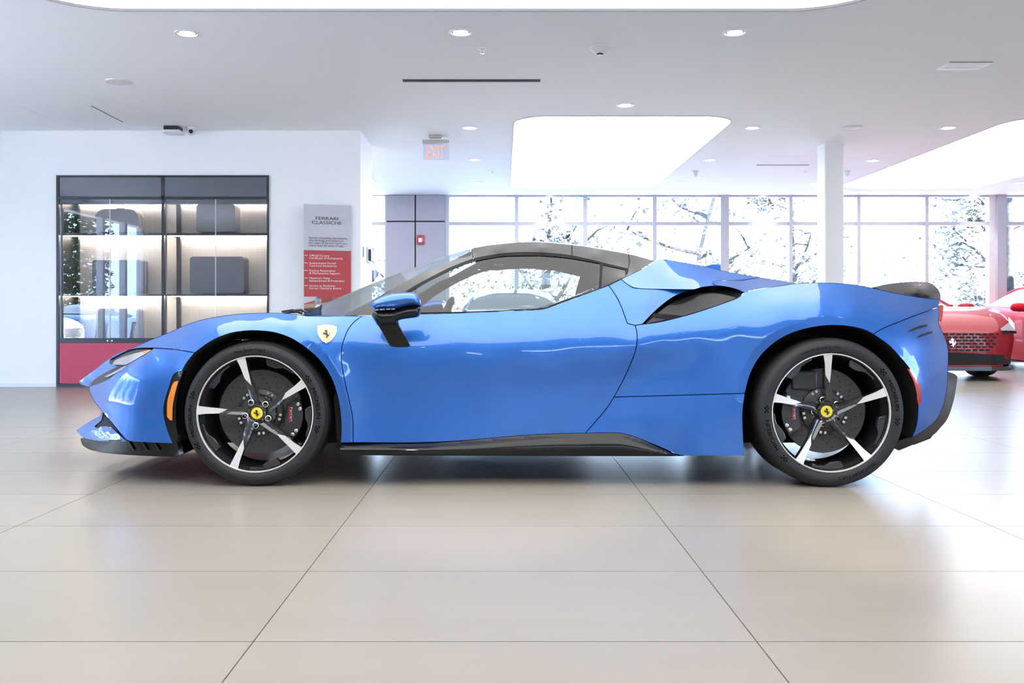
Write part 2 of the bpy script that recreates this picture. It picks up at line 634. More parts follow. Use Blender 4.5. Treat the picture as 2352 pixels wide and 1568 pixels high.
# ---- ceiling with rounded openings for the light panels
def rrect(x0, x1, y0, y1, r, n=8):
    pts = []
    for cx_, cy_, a0 in ((x1 - r, y0 + r, -90), (x1 - r, y1 - r, 0), (x0 + r, y1 - r, 90), (x0 + r, y0 + r, 180)):
        for k in range(n + 1):
            a = math.radians(a0 + 90 * k / n)
            pts.append((cx_ + r * math.cos(a), cy_ + r * math.sin(a)))
    return pts
PANELS = [
    ((-3.05, 2.45, 0.85, 6.15), 0.55, 'huge glowing rounded ceiling light panel above the blue car in front'),
    ((0.12, 2.42, 9.40, 14.75), 0.36, 'glowing rounded ceiling light panel in the middle of the ceiling behind the car roof'),
    ((5.30, 7.60, 9.40, 14.75), 0.45, 'glowing rounded ceiling light panel right of the square white column'),
    ((-4.30, -1.93, 11.2, 14.1), 0.05, 'ceiling light panel mostly hidden behind the white display wall'),
]
holes = [rrect(*p[0], p[1]) for p in PANELS]
outer = [(XL, YB), (XR, YB), (XR, YW + 0.3), (XL, YW + 0.3)]
pv, tr, bd = mesh2d(outer, 1.6, holes)
cb = MB()
cb.add([(x, y, ZC) for x, y in pv], [tuple(t[::-1]) for t in tr])
for a, b in bd:
    cb.add([(*pv[a], ZC), (*pv[b], ZC), (*pv[b], ZC + 0.35), (*pv[a], ZC + 0.35)], [(0, 1, 2, 3)])
cb.box(XL - 0.3, XR + 0.3, YB - 0.3, YW + 0.4, ZC + 0.35, ZC + 0.5)
ceiling = cb.build('ceiling', 'ceiling', None, fix=False)
tag(ceiling, 'smooth pale grey plaster ceiling with rounded light openings', 'ceiling', kind='structure')
for (dims, r, lab), h in zip(PANELS, holes):
    cx_, cy_ = (dims[0] + dims[1]) / 2, (dims[2] + dims[3]) / 2
    t = empty('ceiling_light_panel', (cx_, cy_, ZC), 0, lab, 'light panel', 'large ceiling light panels')
    b = MB()
    n = len(h)
    b.add([(x, y, ZC + 0.012) for x, y in h], [tuple(range(n))])
    b.build('diffuser', 'light_panel', t, fix=False)
    b = MB()
    hi = inset_poly(h, 0.004); ho = inset_poly(h, -0.004)
    for i in range(n):
        j = (i + 1) % n
        b.add([(*hi[i], ZC - 0.006), (*hi[j], ZC - 0.006), (*ho[j], ZC - 0.006), (*ho[i], ZC - 0.006)], [(0, 1, 2, 3)])
        b.add([(*hi[i], ZC - 0.006), (*hi[j], ZC - 0.006), (*hi[j], ZC + 0.012), (*hi[i], ZC + 0.012)], [(0, 1, 2, 3)])
    b.build('rim', 'gap' if r > 0.5 else 'panel_rim', t, fix=False)

# ---- display wall on the left, with a niche for the cabinet
DW = 10.16
K = DW / F
def dwx(px): return (px - CX) * K
def dwz(py): return H - (py - CY) * K
CX0, CX1, CZ1 = dwx(131), dwx(618), dwz(403)
WE = -1.57
b = MB()
b.box(XL, CX0, DW, DW + 0.9, 0, ZC)
b.box(CX1, WE, DW, DW + 0.9, 0, ZC)
b.box(CX0, CX1, DW, DW + 0.9, CZ1, ZC)
b.box(CX0, CX1, DW + 0.45, DW + 0.9, 0, CZ1)
wl = b.build('wall_left', 'white_wall', None, fix=False)
tag(wl, 'plain white display wall around the lit glass cabinet', 'wall', kind='structure')
for x0, x1 in ((XL, CX0 - 0.002), (CX1 + 0.002, WE)):
    o = boxo('baseboard_left', 'white_trim', None, x0, x1, DW - 0.012, DW - 0.0005, 0, 0.04)
    tag(o, 'low white baseboard along the display wall ' + ('left of' if x0 == XL else 'right of') + ' the cabinet', 'baseboard', kind='structure')

# ---- other walls: right and behind the camera, and the window wall on the far left
b = MB()
b.box(XR, XR + 0.2, YB, -6.0, 0, ZC); b.box(XR, XR + 0.2, 2.0, YW + 0.2, 0, ZC); b.box(XR, XR + 0.2, -6.0, 2.0, 2.62, ZC)
o = b.build('wall_right', 'white_wall', None, fix=False); tag(o, 'glazed side wall at the far right of the showroom', 'wall', kind='structure')
wn = empty('window_5', (XR + 0.1, -2.0, 0), 0, 'row of tall windows in the right side wall outside the picture', 'window', kind='structure')  # unseen glazing added to bring daylight onto ceiling and walls
for k in range(5):
    y = -6.0 + 2.0 * k
    boxo('mullion', 'mullion', wn, XR + 0.04, XR + 0.16, max(y - 0.035, -6.0), min(y + 0.035, 2.0), 0, 2.62)
    if k < 4:
        boxo('pane', 'window_glass', wn, XR + 0.1, XR + 0.105, y + 0.035, y + 1.965, 0.08, 2.58)
        boxo('sill', 'mullion', wn, XR + 0.05, XR + 0.15, y + 0.035, y + 1.965, 0, 0.08)
RX0, RX1, RZ0, RZ1 = 0.0, 4.8, 2.1, 2.6
b = MB()
b.box(XL, RX0, YB - 0.2, YB, 0, ZC); b.box(RX1, XR, YB - 0.2, YB, 0, ZC)
b.box(RX0, RX1, YB - 0.2, YB, 0, RZ0); b.box(RX0, RX1, YB - 0.2, YB, RZ1, ZC)
o = b.build('wall_rear', 'white_wall', None, fix=False); tag(o, 'white wall with a high window band behind the camera', 'wall', kind='structure')
wn = empty('window_4', (3.2, YB - 0.1, RZ0), 0, 'high window band in the wall behind the camera', 'window', kind='structure')  # unseen window band, assumed as source of the flank's bright streak and some fill
for k in range(5):
    xk = RX0 + (RX1 - RX0) * k / 4
    boxo('mullion', 'mullion', wn, max(RX0, xk - 0.03), min(RX1, xk + 0.03), YB - 0.15, YB - 0.03, RZ0, RZ1)
    if k < 4: boxo('pane', 'window_glass', wn, xk + 0.03, xk + 1.17, YB - 0.1, YB - 0.095, RZ0, RZ1)
b = MB()
b.box(XL - 0.2, XL, YB, 0.98, 0, ZC)
b.box(XL - 0.2, XL, 0.98, 7.6, 2.62, ZC)
b.box(XL - 0.2, XL, 7.6, YW + 0.2, 0, ZC)
o = b.build('wall_side', 'white_wall', None, fix=False); tag(o, 'white wall with a long glazed front on the left side', 'wall', kind='structure')
wn = empty('window_1', (XL - 0.1, 3.5, 0), 0, 'tall glazed shop front on the left side seen reflected in the cabinet doors', 'window', kind='structure')
ys = [0.98, 1.89, 2.92, 4.55, 6.1, 7.6]
for k, y in enumerate(ys):
    w_ = 0.05 if k in (1, 2) else 0.035
    boxo('mullion', 'mullion', wn, XL - 0.16, XL - 0.04, max(y - w_, 0.98), min(y + w_, 7.6), 0, 2.62)
for k in range(len(ys) - 1):
    boxo('pane', 'window_glass', wn, XL - 0.105, XL - 0.1, ys[k] + 0.05, ys[k + 1] - 0.05, 0.08, 2.58)
    boxo('sill', 'mullion', wn, XL - 0.15, XL - 0.05, ys[k] + 0.05, ys[k + 1] - 0.05, 0, 0.08)

# ---- far window wall
KW = YW / F
def wx(px): return (px - CX) * KW
def wz(py): return H - (py - CY) * KW
wf = empty('window_2', (wx(1500), YW, 0), 0, 'wall of tall overexposed windows with pale grey mullions at the back', 'window', kind='structure')
MUL = [(1022, 1032), (1182, 1191), (1339, 1349), (1499, 1508), (1655, 1674), (1812, 1819.5), (1968, 1976), (2124, 2132), (2272, 2308), (2464, 2472), (2620, 2628), (2776, 2795), (2900, 2908)]
for a, c in MUL:
    if c - a > 30:
        boxo('mullion', 'white_trim', wf, wx(a), wx(2287), YW, YW + 0.12, 0, ZC)
        boxo('mullion', 'mullion', wf, wx(2287), wx(c), YW - 0.06, YW + 0.12, 0, ZC)
    else:
        boxo('mullion', 'mullion', wf, wx(a), wx(c), YW - 0.02, YW + 0.12, 0, ZC)
for k in range(len(MUL) - 1):
    a, c = wx(MUL[k][1]), wx(MUL[k + 1][0])
    boxo('transom', 'mullion', wf, a, c, YW, YW + 0.1, wz(517), wz(509))
    boxo('head_rail', 'mullion', wf, a, c, YW, YW + 0.1, wz(452), ZC)
    boxo('sill', 'mullion', wf, a, c, YW, YW + 0.1, 0, 0.07)
    boxo('pane', 'window_glass', wf, a, c, YW + 0.05, YW + 0.056, wz(509), wz(452))
    boxo('pane', 'window_glass', wf, a, c, YW + 0.05, YW + 0.056, 0.07, wz(517))
wg = empty('window_3', (wx(800), YW, 0), 0, 'narrow strip of window left of the grey panelled pier', 'window', kind='structure')
for a, c in ((560, 880), ):
    boxo('transom', 'mullion', wg, wx(a), wx(887), YW, YW + 0.1, wz(517), wz(509))
    boxo('head_rail', 'mullion', wg, wx(a), wx(887), YW, YW + 0.1, wz(450), ZC)
    boxo('pane', 'window_glass', wg, wx(a), wx(884), YW + 0.05, YW + 0.056, wz(509), wz(450))
    boxo('pane', 'window_glass', wg, wx(a), wx(884), YW + 0.05, YW + 0.056, 0.0, wz(517))
    boxo('mullion', 'mullion', wg, wx(884), wx(888), YW - 0.02, YW + 0.1, 0, ZC)
    boxo('mullion', 'mullion', wg, wx(552), wx(560), YW - 0.02, YW + 0.1, 0, ZC)
o = boxo('wall_back', 'white_wall', None, XL, wx(552), YW, YW + 0.2, 0, ZC); tag(o, 'white wall hidden behind the display wall', 'wall', kind='structure')

# ---- grey panelled pier with fire alarm
pr = empty('wall_pier', ((wx(888) + wx(1022)) / 2, YW, 0), 0, 'grey panelled pier with dark joints beside the windows', 'pier', kind='structure')
boxo('core', 'black_slot', pr, wx(888.5), wx(1021.5), YW - 0.03, YW + 0.25, 0, ZC)
zs = [(wz(507.5), ZC - 0.005), (0.12, wz(510.5))]
for a, c in ((888, 953), (956, 1022)):
    for z0, z1 in zs:
        boxo('panel', 'pier', pr, wx(a), wx(c), YW - 0.055, YW - 0.03, z0, z1, bevel=0.003)
o = empty('fire_alarm', (wx(966.5), YW - 0.055, wz(551)), 0, 'red fire alarm strobe on the grey pier', 'fire alarm')
boxo('body', 'red_plastic', o, wx(958.5), wx(974.5), YW - 0.10, YW - 0.055, wz(562), wz(541), bevel=0.006)
boxo('strobe', 'white_plastic', o, wx(962.5), wx(970), YW - 0.112, YW - 0.10, wz(557), wz(547.5), bevel=0.004)
boxo('label_strip', 'white_print', o, wx(971.5), wx(972.5), YW - 0.102, YW - 0.10, wz(556), wz(546))

# ---- square column
CYF = 10.87
kc = CYF / F
cb = MB()
x0, x1 = (1894.5 - CX) * kc, (1939 - CX) * kc
pl = rrect(x0, x1, CYF, CYF + 0.27, 0.02, 4)
cb.prism(pl, lambda a, b_, d: (a, b_, d), 0.0, ZC)
o = cb.build('column', 'white_trim', None, smooth=True, angle=30)
tag(o, 'square white column with rounded corners right of centre', 'column', kind='structure')

# =================================================================== THINGS ON THE CEILING
def down(parent, power, aim=None, blend=0.6, size=70):
    d = bpy.data.lights.new('downlight_beam', 'SPOT')
    d.energy = power
    d.spot_size = math.radians(size)
    d.spot_blend = blend
    d.shadow_soft_size = 0.05
    d.color = (1.0, 0.94, 0.86)
    o = bpy.data.objects.new('downlight_beam', d)
    link(o, parent)
    o.matrix_parent_inverse = Matrix.Identity(4)
    o.location = (0, 0, -0.03)
    if aim is not None:
        v = Vector(aim) - (parent.location + Vector((0, 0, -0.03)))
        o.rotation_euler = v.to_track_quat('-Z', 'Y').to_euler()
    return o

proto = empty('downlight')
MB().lathe([(0.089, 0.0), (0.088, -0.006), (0.08, -0.009), (0.069, -0.007), (0.066, 0.0)], 40).build('trim_ring', 'white_trim', proto, smooth=True)
MB().lathe([(0.066, -0.001), (0.058, -0.003), (0.056, -0.001)], 32).build('baffle', 'gap', proto, smooth=True)
MB().lathe([(0.054, -0.001), (0.052, -0.006), (0.03, -0.009), (0.0, -0.0095)], 32).build('lens', 'lamp', proto, smooth=True)
def copy_tree(o, parent=None):
    c = o.copy()
    COL.objects.link(c)
    if parent is not None: c.parent = parent
    for ch in list(o.children):
        copy_tree(ch, c)
    return c
DL = [(430, 76, 'at the far left of the front row'), (1058, 74, 'in the middle of the front row'), (1688, 74, 'at the right of the front row'),
      (1436, 241, 'just in front of the middle light panel'), (1079, 293, 'beside the hanging exit sign'), (1728, 293, 'right of the middle light panel, nearest the camera'),
      (2178, 293, 'left of the right light panel, nearest the camera'), (1090, 366, 'left of the middle light panel, second from the windows'),
      (1631, 367, 'right of the middle light panel beside its slanting edge'), (2004, 368, 'just right of the square column top'),
      (1099, 419, 'left of the middle light panel, near the windows'), (1563, 418, 'right of the far end of the middle light panel'),
      (1874, 420, 'half hidden behind the square column'), (2338, 419, 'right of the right light panel at the picture edge'),
      (1263, 446, 'close to the window head below the middle light panel'), (1758, 446, 'close to the window head left of the column'), (2240, 447, 'close to the window head far right')]
first = True
for px, py, lab in DL:
    o = proto if first else copy_tree(proto)
    first = False
    o.location = on_ceiling(px, py)
    tag(o, 'small round ceiling downlight ' + lab, 'downlight', 'recessed ceiling downlights')
    DLS = o
lamps = [o for o in COL.objects if o.parent is None and o.name.startswith('downlight')]
for o in lamps: down(o, SPOT * 0.5)
for pos_, x, y, aim in (('second from the left', -0.9, 0.35, (0.0, 3.76, 0)), ('second from the right', 0.7, 0.35, (1.45, 3.45, 0)), ('rightmost', 2.9, 2.2, (3.6, 4.6, 0)), ('leftmost', -3.4, 2.2, (-3.2, 4.6, 0))):
    o = copy_tree(proto)
    for ch in list(o.children):
        if ch.type == 'LIGHT': bpy.data.objects.remove(ch)
    o.location = (x, y, ZC)
    tag(o, 'round ceiling downlight above the camera, outside the picture, ' + pos_, 'downlight', 'downlights above the camera')
    down(o, SPOT * 4.5, aim, 0.9, 19)

def ceil_thing(name, px, py, lab, cat_, group=None):
    return empty(name, on_ceiling(px, py), 0, lab, cat_, group)
def local(parent):       # children given in coordinates local to the thing
    return parent
def lb(mb, name, m, root, **kw):
    o = mb.build(name, m, root, **kw)
    o.matrix_parent_inverse = Matrix.Identity(4)
    return o
for px, py, lab in ((274, 187, 'at the left above the cabinet'), (1957, 293, 'above the square column')):
    t = ceil_thing('ceiling_speaker', px, py, 'flat round cream ceiling speaker ' + lab, 'speaker', 'round ceiling speakers')
    lb(MB().lathe([(0.116, 0), (0.114, -0.008), (0.104, -0.011), (0.1, -0.008)], 40), 'rim', 'cream_plastic', t, smooth=True)
    lb(MB().lathe([(0.1, -0.008), (0.06, -0.012), (0, -0.013)], 40), 'grille', 'cream_plastic', t, smooth=True)
for px, py, lab in ((1108, 111, 'in front, right of the middle downlight'), (1130, 394, 'left of the far end of the middle light panel'), (1851, 394, 'just left of the square column')):
    t = ceil_thing('sprinkler', px, py, 'small chrome fire sprinkler head ' + lab, 'sprinkler', 'ceiling sprinklers')
    lb(MB().lathe([(0.036, 0), (0.034, -0.006), (0.014, -0.01), (0.0, -0.01)], 24), 'escutcheon', 'white_plastic', t, smooth=True)
    lb(MB().lathe([(0.010, -0.008), (0.010, -0.022), (0.006, -0.024), (0.006, -0.036), (0.017, -0.038), (0.017, -0.041), (0, -0.041)], 16), 'deflector', 'chrome', t, smooth=True)
    b = MB()
    for s in (-1, 1): b.tube([(s * 0.009, 0, -0.018), (s * 0.014, 0, -0.028), (s * 0.004, 0, -0.038)], 0.0025, 6)
    lb(b, 'yoke', 'chrome', t)
t = ceil_thing('smoke_detector', 1378, 108, 'white stepped smoke detector in front, right of the slot diffuser', 'detector')
lb(MB().lathe([(0.077, 0), (0.076, -0.012), (0.066, -0.018), (0.06, -0.03), (0.045, -0.042), (0.03, -0.05), (0.0, -0.05)], 36), 'body', 'cream_plastic', t, smooth=True, angle=25)
lb(MB().lathe([(0.024, -0.05), (0.022, -0.062), (0.0, -0.064)], 24), 'chamber', 'black_plastic', t, smooth=True)
lb(MB().lathe([(0.02, -0.062), (0.018, -0.068), (0.0, -0.069)], 24), 'cap', 'white_plastic', t, smooth=True)
for px, py, lab in ((1597, 393, 'right of the middle light panel'), (1945, 392, 'peeking out right behind the square column')):
    t = ceil_thing('dome_camera', px, py, 'small white conical ceiling sensor ' + lab, 'sensor', 'conical ceiling sensors')
    lb(MB().lathe([(0.048, 0), (0.048, -0.012), (0.044, -0.02)], 24), 'base', 'white_plastic', t, smooth=True)
    lb(MB().lathe([(0.042, -0.018), (0.036, -0.05), (0.02, -0.075), (0, -0.082)], 24), 'dome', 'white_plastic', t, smooth=True)

# slot diffuser
a, c = on_ceiling(925, 184), on_ceiling(1241, 184)
t = empty('slot_diffuser', ((a[0] + c[0]) / 2, a[1], ZC), 0, 'long thin black linear slot diffuser in the ceiling', 'air vent')
boxo('slot', 'black_slot', t, a[0], c[0], a[1] - 0.028, a[1] + 0.012, ZC - 0.004, ZC)
boxo('flange', 'gap', t, a[0], c[0], a[1] + 0.012, a[1] + 0.03, ZC - 0.010, ZC)
# access panels with a visible shadow gap on one side
t = empty('trim_1', (-4.35, 9.32, ZC), 0, 'flush ceiling access panel with one dark edge at upper left', 'trim', kind='structure')
boxo('edge_gap', 'gap', t, -4.012, -4.0, 8.95, 9.69, ZC - 0.002, ZC)
boxo('edge', 'ceiling', t, -4.712, -4.70, 8.95, 9.69, ZC - 0.002, ZC)
t = empty('trim_2', (3.8, 12.1, ZC), 0, 'flush ceiling access panel with one dark edge left of the column', 'trim', kind='structure')
boxo('edge', 'ceiling', t, 3.45, 4.16, 11.75, 11.762, ZC - 0.002, ZC)
boxo('edge_gap', 'gap', t, 3.45, 4.16, 12.45, 12.48, ZC - 0.004, ZC)
t = empty('ceiling_vent', (3.78, 7.5, ZC), 0, 'flat pale rectangular ceiling grille at upper right', 'air vent')
boxo('plate', 'white_trim', t, 3.6, 3.95, 7.405, 7.62, ZC - 0.005, ZC)
boxo('edge_gap', 'gap', t, 3.6, 3.95, 7.392, 7.405, ZC - 0.003, ZC - 0.0002)
for k in range(6):
    boxo('slat', 'white_plastic', t, 3.62, 3.93, 7.42 + k * 0.033, 7.432 + k * 0.033, ZC - 0.007, ZC - 0.005)
# wireless access point and dome camera by the display wall
t = empty('wireless_access_point', (-3.57, 9.95, ZC), 0, 'flat white wireless access point where wall and ceiling meet', 'access point')
pl = rrect(-3.66, -3.47, 9.86, 10.05, 0.03, 4)
MB().prism(pl, lambda p, q, d: (p, q, d), ZC - 0.075, ZC - 0.045).build('body', 'white_plastic', t, bevel=0.006)
boxo('bracket', 'black_plastic', t, -3.645, -3.49, 9.88, 10.03, ZC - 0.045, ZC)
cxx = (440 - CX) * 9.98 / F
t = empty('security_camera', (cxx, 9.98, ZC), 0, 'small white turret security camera beside the access point', 'camera')
lb(MB().lathe([(0.05, 0), (0.05, -0.02), (0.042, -0.028), (0, -0.03)], 28), 'base', 'white_plastic', t, smooth=True)
b = MB()
b.lathe([(0.0, -0.042), (0.022, -0.036), (0.036, -0.022), (0.042, 0), (0.036, 0.022), (0.022, 0.036), (0, 0.042)], 24, c=(0, 0, -0.045))
lb(b, 'ball', 'white_plastic', t, smooth=True, angle=180)
lb(MB().lathe([(0.024, 0.032), (0.022, 0.042), (0.0, 0.043)], 20, axis='y', c=(0.004, 0, -0.048)), 'lens', 'black_plastic', t, smooth=True)

# exit sign
M['exit_clear'] = glass('exit_acrylic', (0.93, 0.93, 0.97), boost=1.0)
M['exit_red'] = mat('exit_letters', (0.8, 0.35, 0.25), 0.5, emit=0.30, ecol=(1.0, 0.30, 0.18))
EY = 10.45
def ex(px): return (px - CX) * EY / F
def ez(py): return H - (py - CY) * EY / F
t = empty('exit_sign', (ex(1001), EY, ZC), 0, 'clear edge-lit exit sign with red letters hanging from the ceiling', 'sign')
boxo('canopy', 'brushed', t, ex(986), ex(1017), EY - 0.06, EY + 0.02, ez(318), ZC, bevel=0.004)
boxo('clip', 'chrome', t, ex(988), ex(1014), EY - 0.05, EY + 0.02, ez(324), ez(318.5), bevel=0.004)
boxo('housing', 'brushed', t, ex(970.5), ex(1032.5), EY - 0.03, EY + 0.03, ez(330), ez(321.5), bevel=0.003)
boxo('acrylic_plate', 'exit_clear', t, ex(972), ex(1031.5), EY - 0.004, EY + 0.004, ez(367), ez(330))
vs, fs = outline_text('EXIT', 1.0, bold=True)
va = np.array(vs)
u0, v0 = va.min(0); u1, v1 = va.max(0)
b = MB()
b.add([(ex(981) + (u - u0) / (u1 - u0) * (ex(1021.5) - ex(981)), EY - 0.006, ez(364) + (v - v0) / (v1 - v0) * (ez(334.5) - ez(364))) for u, v in vs], fs)
b.build('lettering', 'exit_red', t, fix=False)

# =================================================================== DISPLAY CABINET
M['red_fabric'] = mat('red_leatherette', (0.60, 0.075, 0.14), 0.6, bump=0.15, bscale=400)
M['perforated'] = mat('perforated_cream', (0.62, 0.57, 0.53), 0.55)
def perforate(m, sc):
    t = m.node_tree
    b = t.nodes['Principled BSDF']
    tcn = t.nodes.new('ShaderNodeTexCoord')
    mp_ = t.nodes.new('ShaderNodeMapping')
    mp_.inputs['Scale'].default_value = (sc, sc, sc)
    mp_.inputs['Rotation'].default_value = (0, 0.785, 0)
    ck = t.nodes.new('ShaderNodeTexChecker')
    ck.inputs['Scale'].default_value = 1.0
    ck.inputs['Color1'].default_value = (0.80, 0.75, 0.70, 1)
    ck.inputs['Color2'].default_value = (0.58, 0.53, 0.49, 1)
    t.links.new(tcn.outputs['Object'], mp_.inputs[0])
    t.links.new(mp_.outputs[0], ck.inputs['Vector'])
    t.links.new(ck.outputs[0], b.inputs['Base Color'])
perforate(M['perforated'], 75)
M['smoked_panel'] = mat('smoked_panel', (0.085, 0.10, 0.13), 0.12, coat=0.8)
cabn = empty('display_cabinet', ((CX0 + CX1) / 2, DW, 0), 0, 'tall black framed glass display cabinet with lit shelves and red base', 'cabinet')
Y0 = DW - 0.02                      # front of the frame, slightly proud of the wall
BK = DW + 0.38
XM0, XM1 = dwx(372.5), dwx(378.5)
fr = MB()
fr.box(CX0, dwx(137), Y0, BK, 0, CZ1); fr.box(dwx(614), CX1, Y0, BK, 0, CZ1); fr.box(XM0, XM1, Y0, Y0 + 0.06, 0, CZ1)
fr.box(dwx(137), dwx(614), Y0, BK, dwz(407.5), CZ1)
fr.box(dwx(137), dwx(614), Y0, Y0 + 0.08, dwz(458), dwz(452))
fr.box(dwx(137), dwx(614), Y0 + 0.03, Y0 + 0.12, dwz(467), dwz(458))
fr.box(dwx(137), dwx(614), Y0, BK, 0, dwz(881))
fr.build('frame', 'charcoal', cabn, fix=False)
bays = [(dwx(137), XM0), (XM1, dwx(614))]
for bi, (x0, x1) in enumerate(bays):
    boxo('top_panel', 'smoked_panel', cabn, x0 + 0.006, x1 - 0.006, Y0 + 0.004, Y0 + 0.03, dwz(452), dwz(407.5), bevel=0.002)
    boxo('back_panel', 'perforated', cabn, x0, x1, BK - 0.01, BK, dwz(787), dwz(452))
    boxo('side_panel', 'perforated' if bi else 'charcoal', cabn, x0, x0 + 0.012, Y0 + 0.06, BK - 0.01, dwz(787), dwz(452))
    boxo('upright', 'charcoal', cabn, x0 + 0.012, x0 + 0.055, BK - 0.05, BK - 0.01, dwz(787), dwz(452))
    boxo('base_drawer', 'red_fabric', cabn, x0 + 0.004, x1 - 0.004, Y0 + 0.003, Y0 + 0.03, dwz(880.5), dwz(787.5), bevel=0.003)
    boxo('bottom_shelf', 'charcoal', cabn, x0, x1, Y0 + 0.01, BK - 0.01, dwz(790), dwz(784))
    boxo('bottom_rail', 'charcoal', cabn, x0 + 0.002, x1 - 0.002, Y0 + 0.002, Y0 + 0.022, dwz(786.5), dwz(776))
    for zt, zb in ((534.5, 540), (675.5, 679.5)):
        boxo('shelf', 'charcoal', cabn, x0 + 0.01, x1, Y0 + 0.05, BK - 0.012, dwz(zb), dwz(zt))
        boxo('light_strip', 'strip', cabn, x0 + 0.06, x1 - 0.01, BK - 0.05, BK - 0.03, dwz(zb) - 0.010, dwz(zb))
        boxo('light_strip', 'strip', cabn, x0 + 0.02, x1 - 0.01, Y0 + 0.07, Y0 + 0.085, dwz(zb) - 0.008, dwz(zb))
    boxo('light_strip', 'strip', cabn, x0 + 0.02, x1 - 0.02, Y0 + 0.05, Y0 + 0.06, dwz(458.5), dwz(457))
    boxo('light_strip', 'strip', cabn, x0 + 0.06, x1 - 0.02, BK - 0.04, BK - 0.025, dwz(462), dwz(460))
    xm = dwx(253.6) if bi == 0 else dwx(496)
    for k, (p, q) in enumerate(((x0 + 0.004, xm - 0.002), (xm + 0.002, x1 - 0.004))):
        d = boxo('glass_door', 'case_glass', cabn, p, q, Y0 + 0.010, Y0 + 0.0105, dwz(776), dwz(458))
        ex_ = q - 0.003 if k == 0 else p
        boxo('door_edge', 'white_plastic', d, ex_, ex_ + 0.003, Y0 + 0.006, Y0 + 0.014, dwz(776), dwz(458))
        cxk = (xm - 0.021 if k == 0 else xm + 0.028)
        lk = MB().lathe([(0.008, 0), (0.008, 0.006), (0.006, 0.008), (0, 0.008)], 16, axis='y', c=(cxk, Y0 + 0.002, dwz(782.5)))
        lk.build('lock', 'chrome', d, smooth=True)

# luggage in the cabinet: each case a thing
M['case_grey'] = mat('grey_luggage', (0.33, 0.30, 0.29), 0.6, bump=0.2, bscale=500)
M['case_slate'] = mat('slate_luggage', (0.17, 0.17, 0.195), 0.6, bump=0.2, bscale=500)
def luggage(px0, px1, pyt, pyb, r_top, r_bot, lab, m, yf=10.27, dep=0.2, handle=False, name='suitcase'):
    k = yf / F
    x0, x1 = (px0 - CX) * k, (px1 - CX) * k
    zt, zb = H - (pyt - CY) * k, H - (pyb - CY) * k
    t = empty(name, ((x0 + x1) / 2, yf + dep / 2, zb), 0, lab, 'luggage', 'luggage in the display cabinet')
    pts = []
    for cx_, cz_, a0, r in ((x1 - r_bot, zb + r_bot, -90, r_bot), (x1 - r_top, zt - r_top, 0, r_top), (x0 + r_top, zt - r_top, 90, r_top), (x0 + r_bot, zb + r_bot, 180, r_bot)):
        for q in range(9):
            a = math.radians(a0 + 90 * q / 8)
            pts.append((cx_ + r * math.cos(a), cz_ + r * math.sin(a)))
    MB().prism(pts, lambda a, b_, d: (a, d, b_), yf, yf + dep * 0.46).build('front_shell', m, t, smooth=True, bevel=0.014, angle=50)
    MB().prism(pts, lambda a, b_, d: (a, d, b_), yf + dep * 0.54, yf + dep).build('back_shell', m, t, smooth=True, bevel=0.014, angle=50)
    ip = inset_poly(pts, 0.005)
    MB().prism(ip, lambda a, b_, d: (a, d, b_), yf + dep * 0.45, yf + dep * 0.55).build('zip_band', 'black_plastic', t)
    if handle:
        xm = (x0 + x1) / 2
        MB().tube([(xm - 0.05, yf + dep / 2, zt - 0.004), (xm - 0.045, yf + dep / 2, zt + 0.014), (xm + 0.045, yf + dep / 2, zt + 0.014), (xm + 0.05, yf + dep / 2, zt - 0.004)], 0.007, 8).build('handle', m, t, smooth=True)
    return t
luggage(218, 318, 480, 533.0, 0.11, 0.03, 'rounded grey travel bag on the top left shelf', 'case_grey', handle=True, name='travel_bag')
luggage(451, 540, 469, 532.0, 0.03, 0.012, 'upright square grey case on the top right shelf', 'case_grey')
luggage(212, 324, 597, 673.3, 0.025, 0.02, 'dark slate suitcase on the middle left shelf behind reflections', 'case_slate')
luggage(436, 560, 589, 673.3, 0.035, 0.03, 'dark slate suitcase on the middle right shelf', 'case_slate')
luggage(225, 313, 709, 780, 0.03, 0.02, 'small dark slate case at the bottom left of the cabinet', 'case_slate')

# =================================================================== SIGN PANEL
M['sign_grey'] = mat('sign_grey', (0.58, 0.58, 0.64), 0.5)
M['sign_red'] = mat('sign_red', (0.50, 0.055, 0.065), 0.5)
M['photo_red'] = mat('printed_red', (0.42, 0.09, 0.07), 0.5, noise=0.35, nscale=14)
M['photo_dark'] = mat('printed_dark', (0.05, 0.05, 0.06), 0.5)
M['photo_tan'] = mat('printed_tan', (0.45, 0.30, 0.22), 0.5)
M['photo_chrome'] = mat('printed_chrome', (0.28, 0.32, 0.40), 0.4, noise=0.8, nscale=18)
SL = Vector(((698 - CX) * 9.98 / F, 9.98)); SR = Vector(((806 - CX) * 10.135 / F, 10.135))
SW = (SR - SL).length
ud = (SR - SL) / SW
sn = Vector((ud.y, -ud.x))                    # outward normal, towards the viewer
def sg(u, z, off=0.0):
    p = SL + ud * u + sn * off
    return (p.x, p.y, z)
def sz(py): return H - (py - CY) * 9.98 / F
sign = empty('sign_panel', (*((SL + SR) / 2), 0), 0, 'tall grey and red printed sign panel beside the cabinet', 'sign')
def slab(name, m, parent, u0, u1, z0, z1, off0, off1):
    b = MB()
    v = [sg(u, z, o) for o in (off0, off1) for (u, z) in ((u0, z0), (u1, z0), (u1, z1), (u0, z1))]
    b.add(v, [(0, 3, 2, 1), (4, 5, 6, 7), (0, 1, 5, 4), (1, 2, 6, 5), (2, 3, 7, 6), (3, 0, 4, 7)])
    return b.build(name, m, parent)
board = slab('board', 'sign_grey', sign, 0, SW, 0, sz(468), -0.012, 0)
slab('red_field', 'sign_red', sign, 0, SW, sz(681), sz(574), 0, 0.0015)
ph = slab('printed_photo', 'photo_red', sign, 0, SW, 0.05, sz(681), 0, 0.0015)
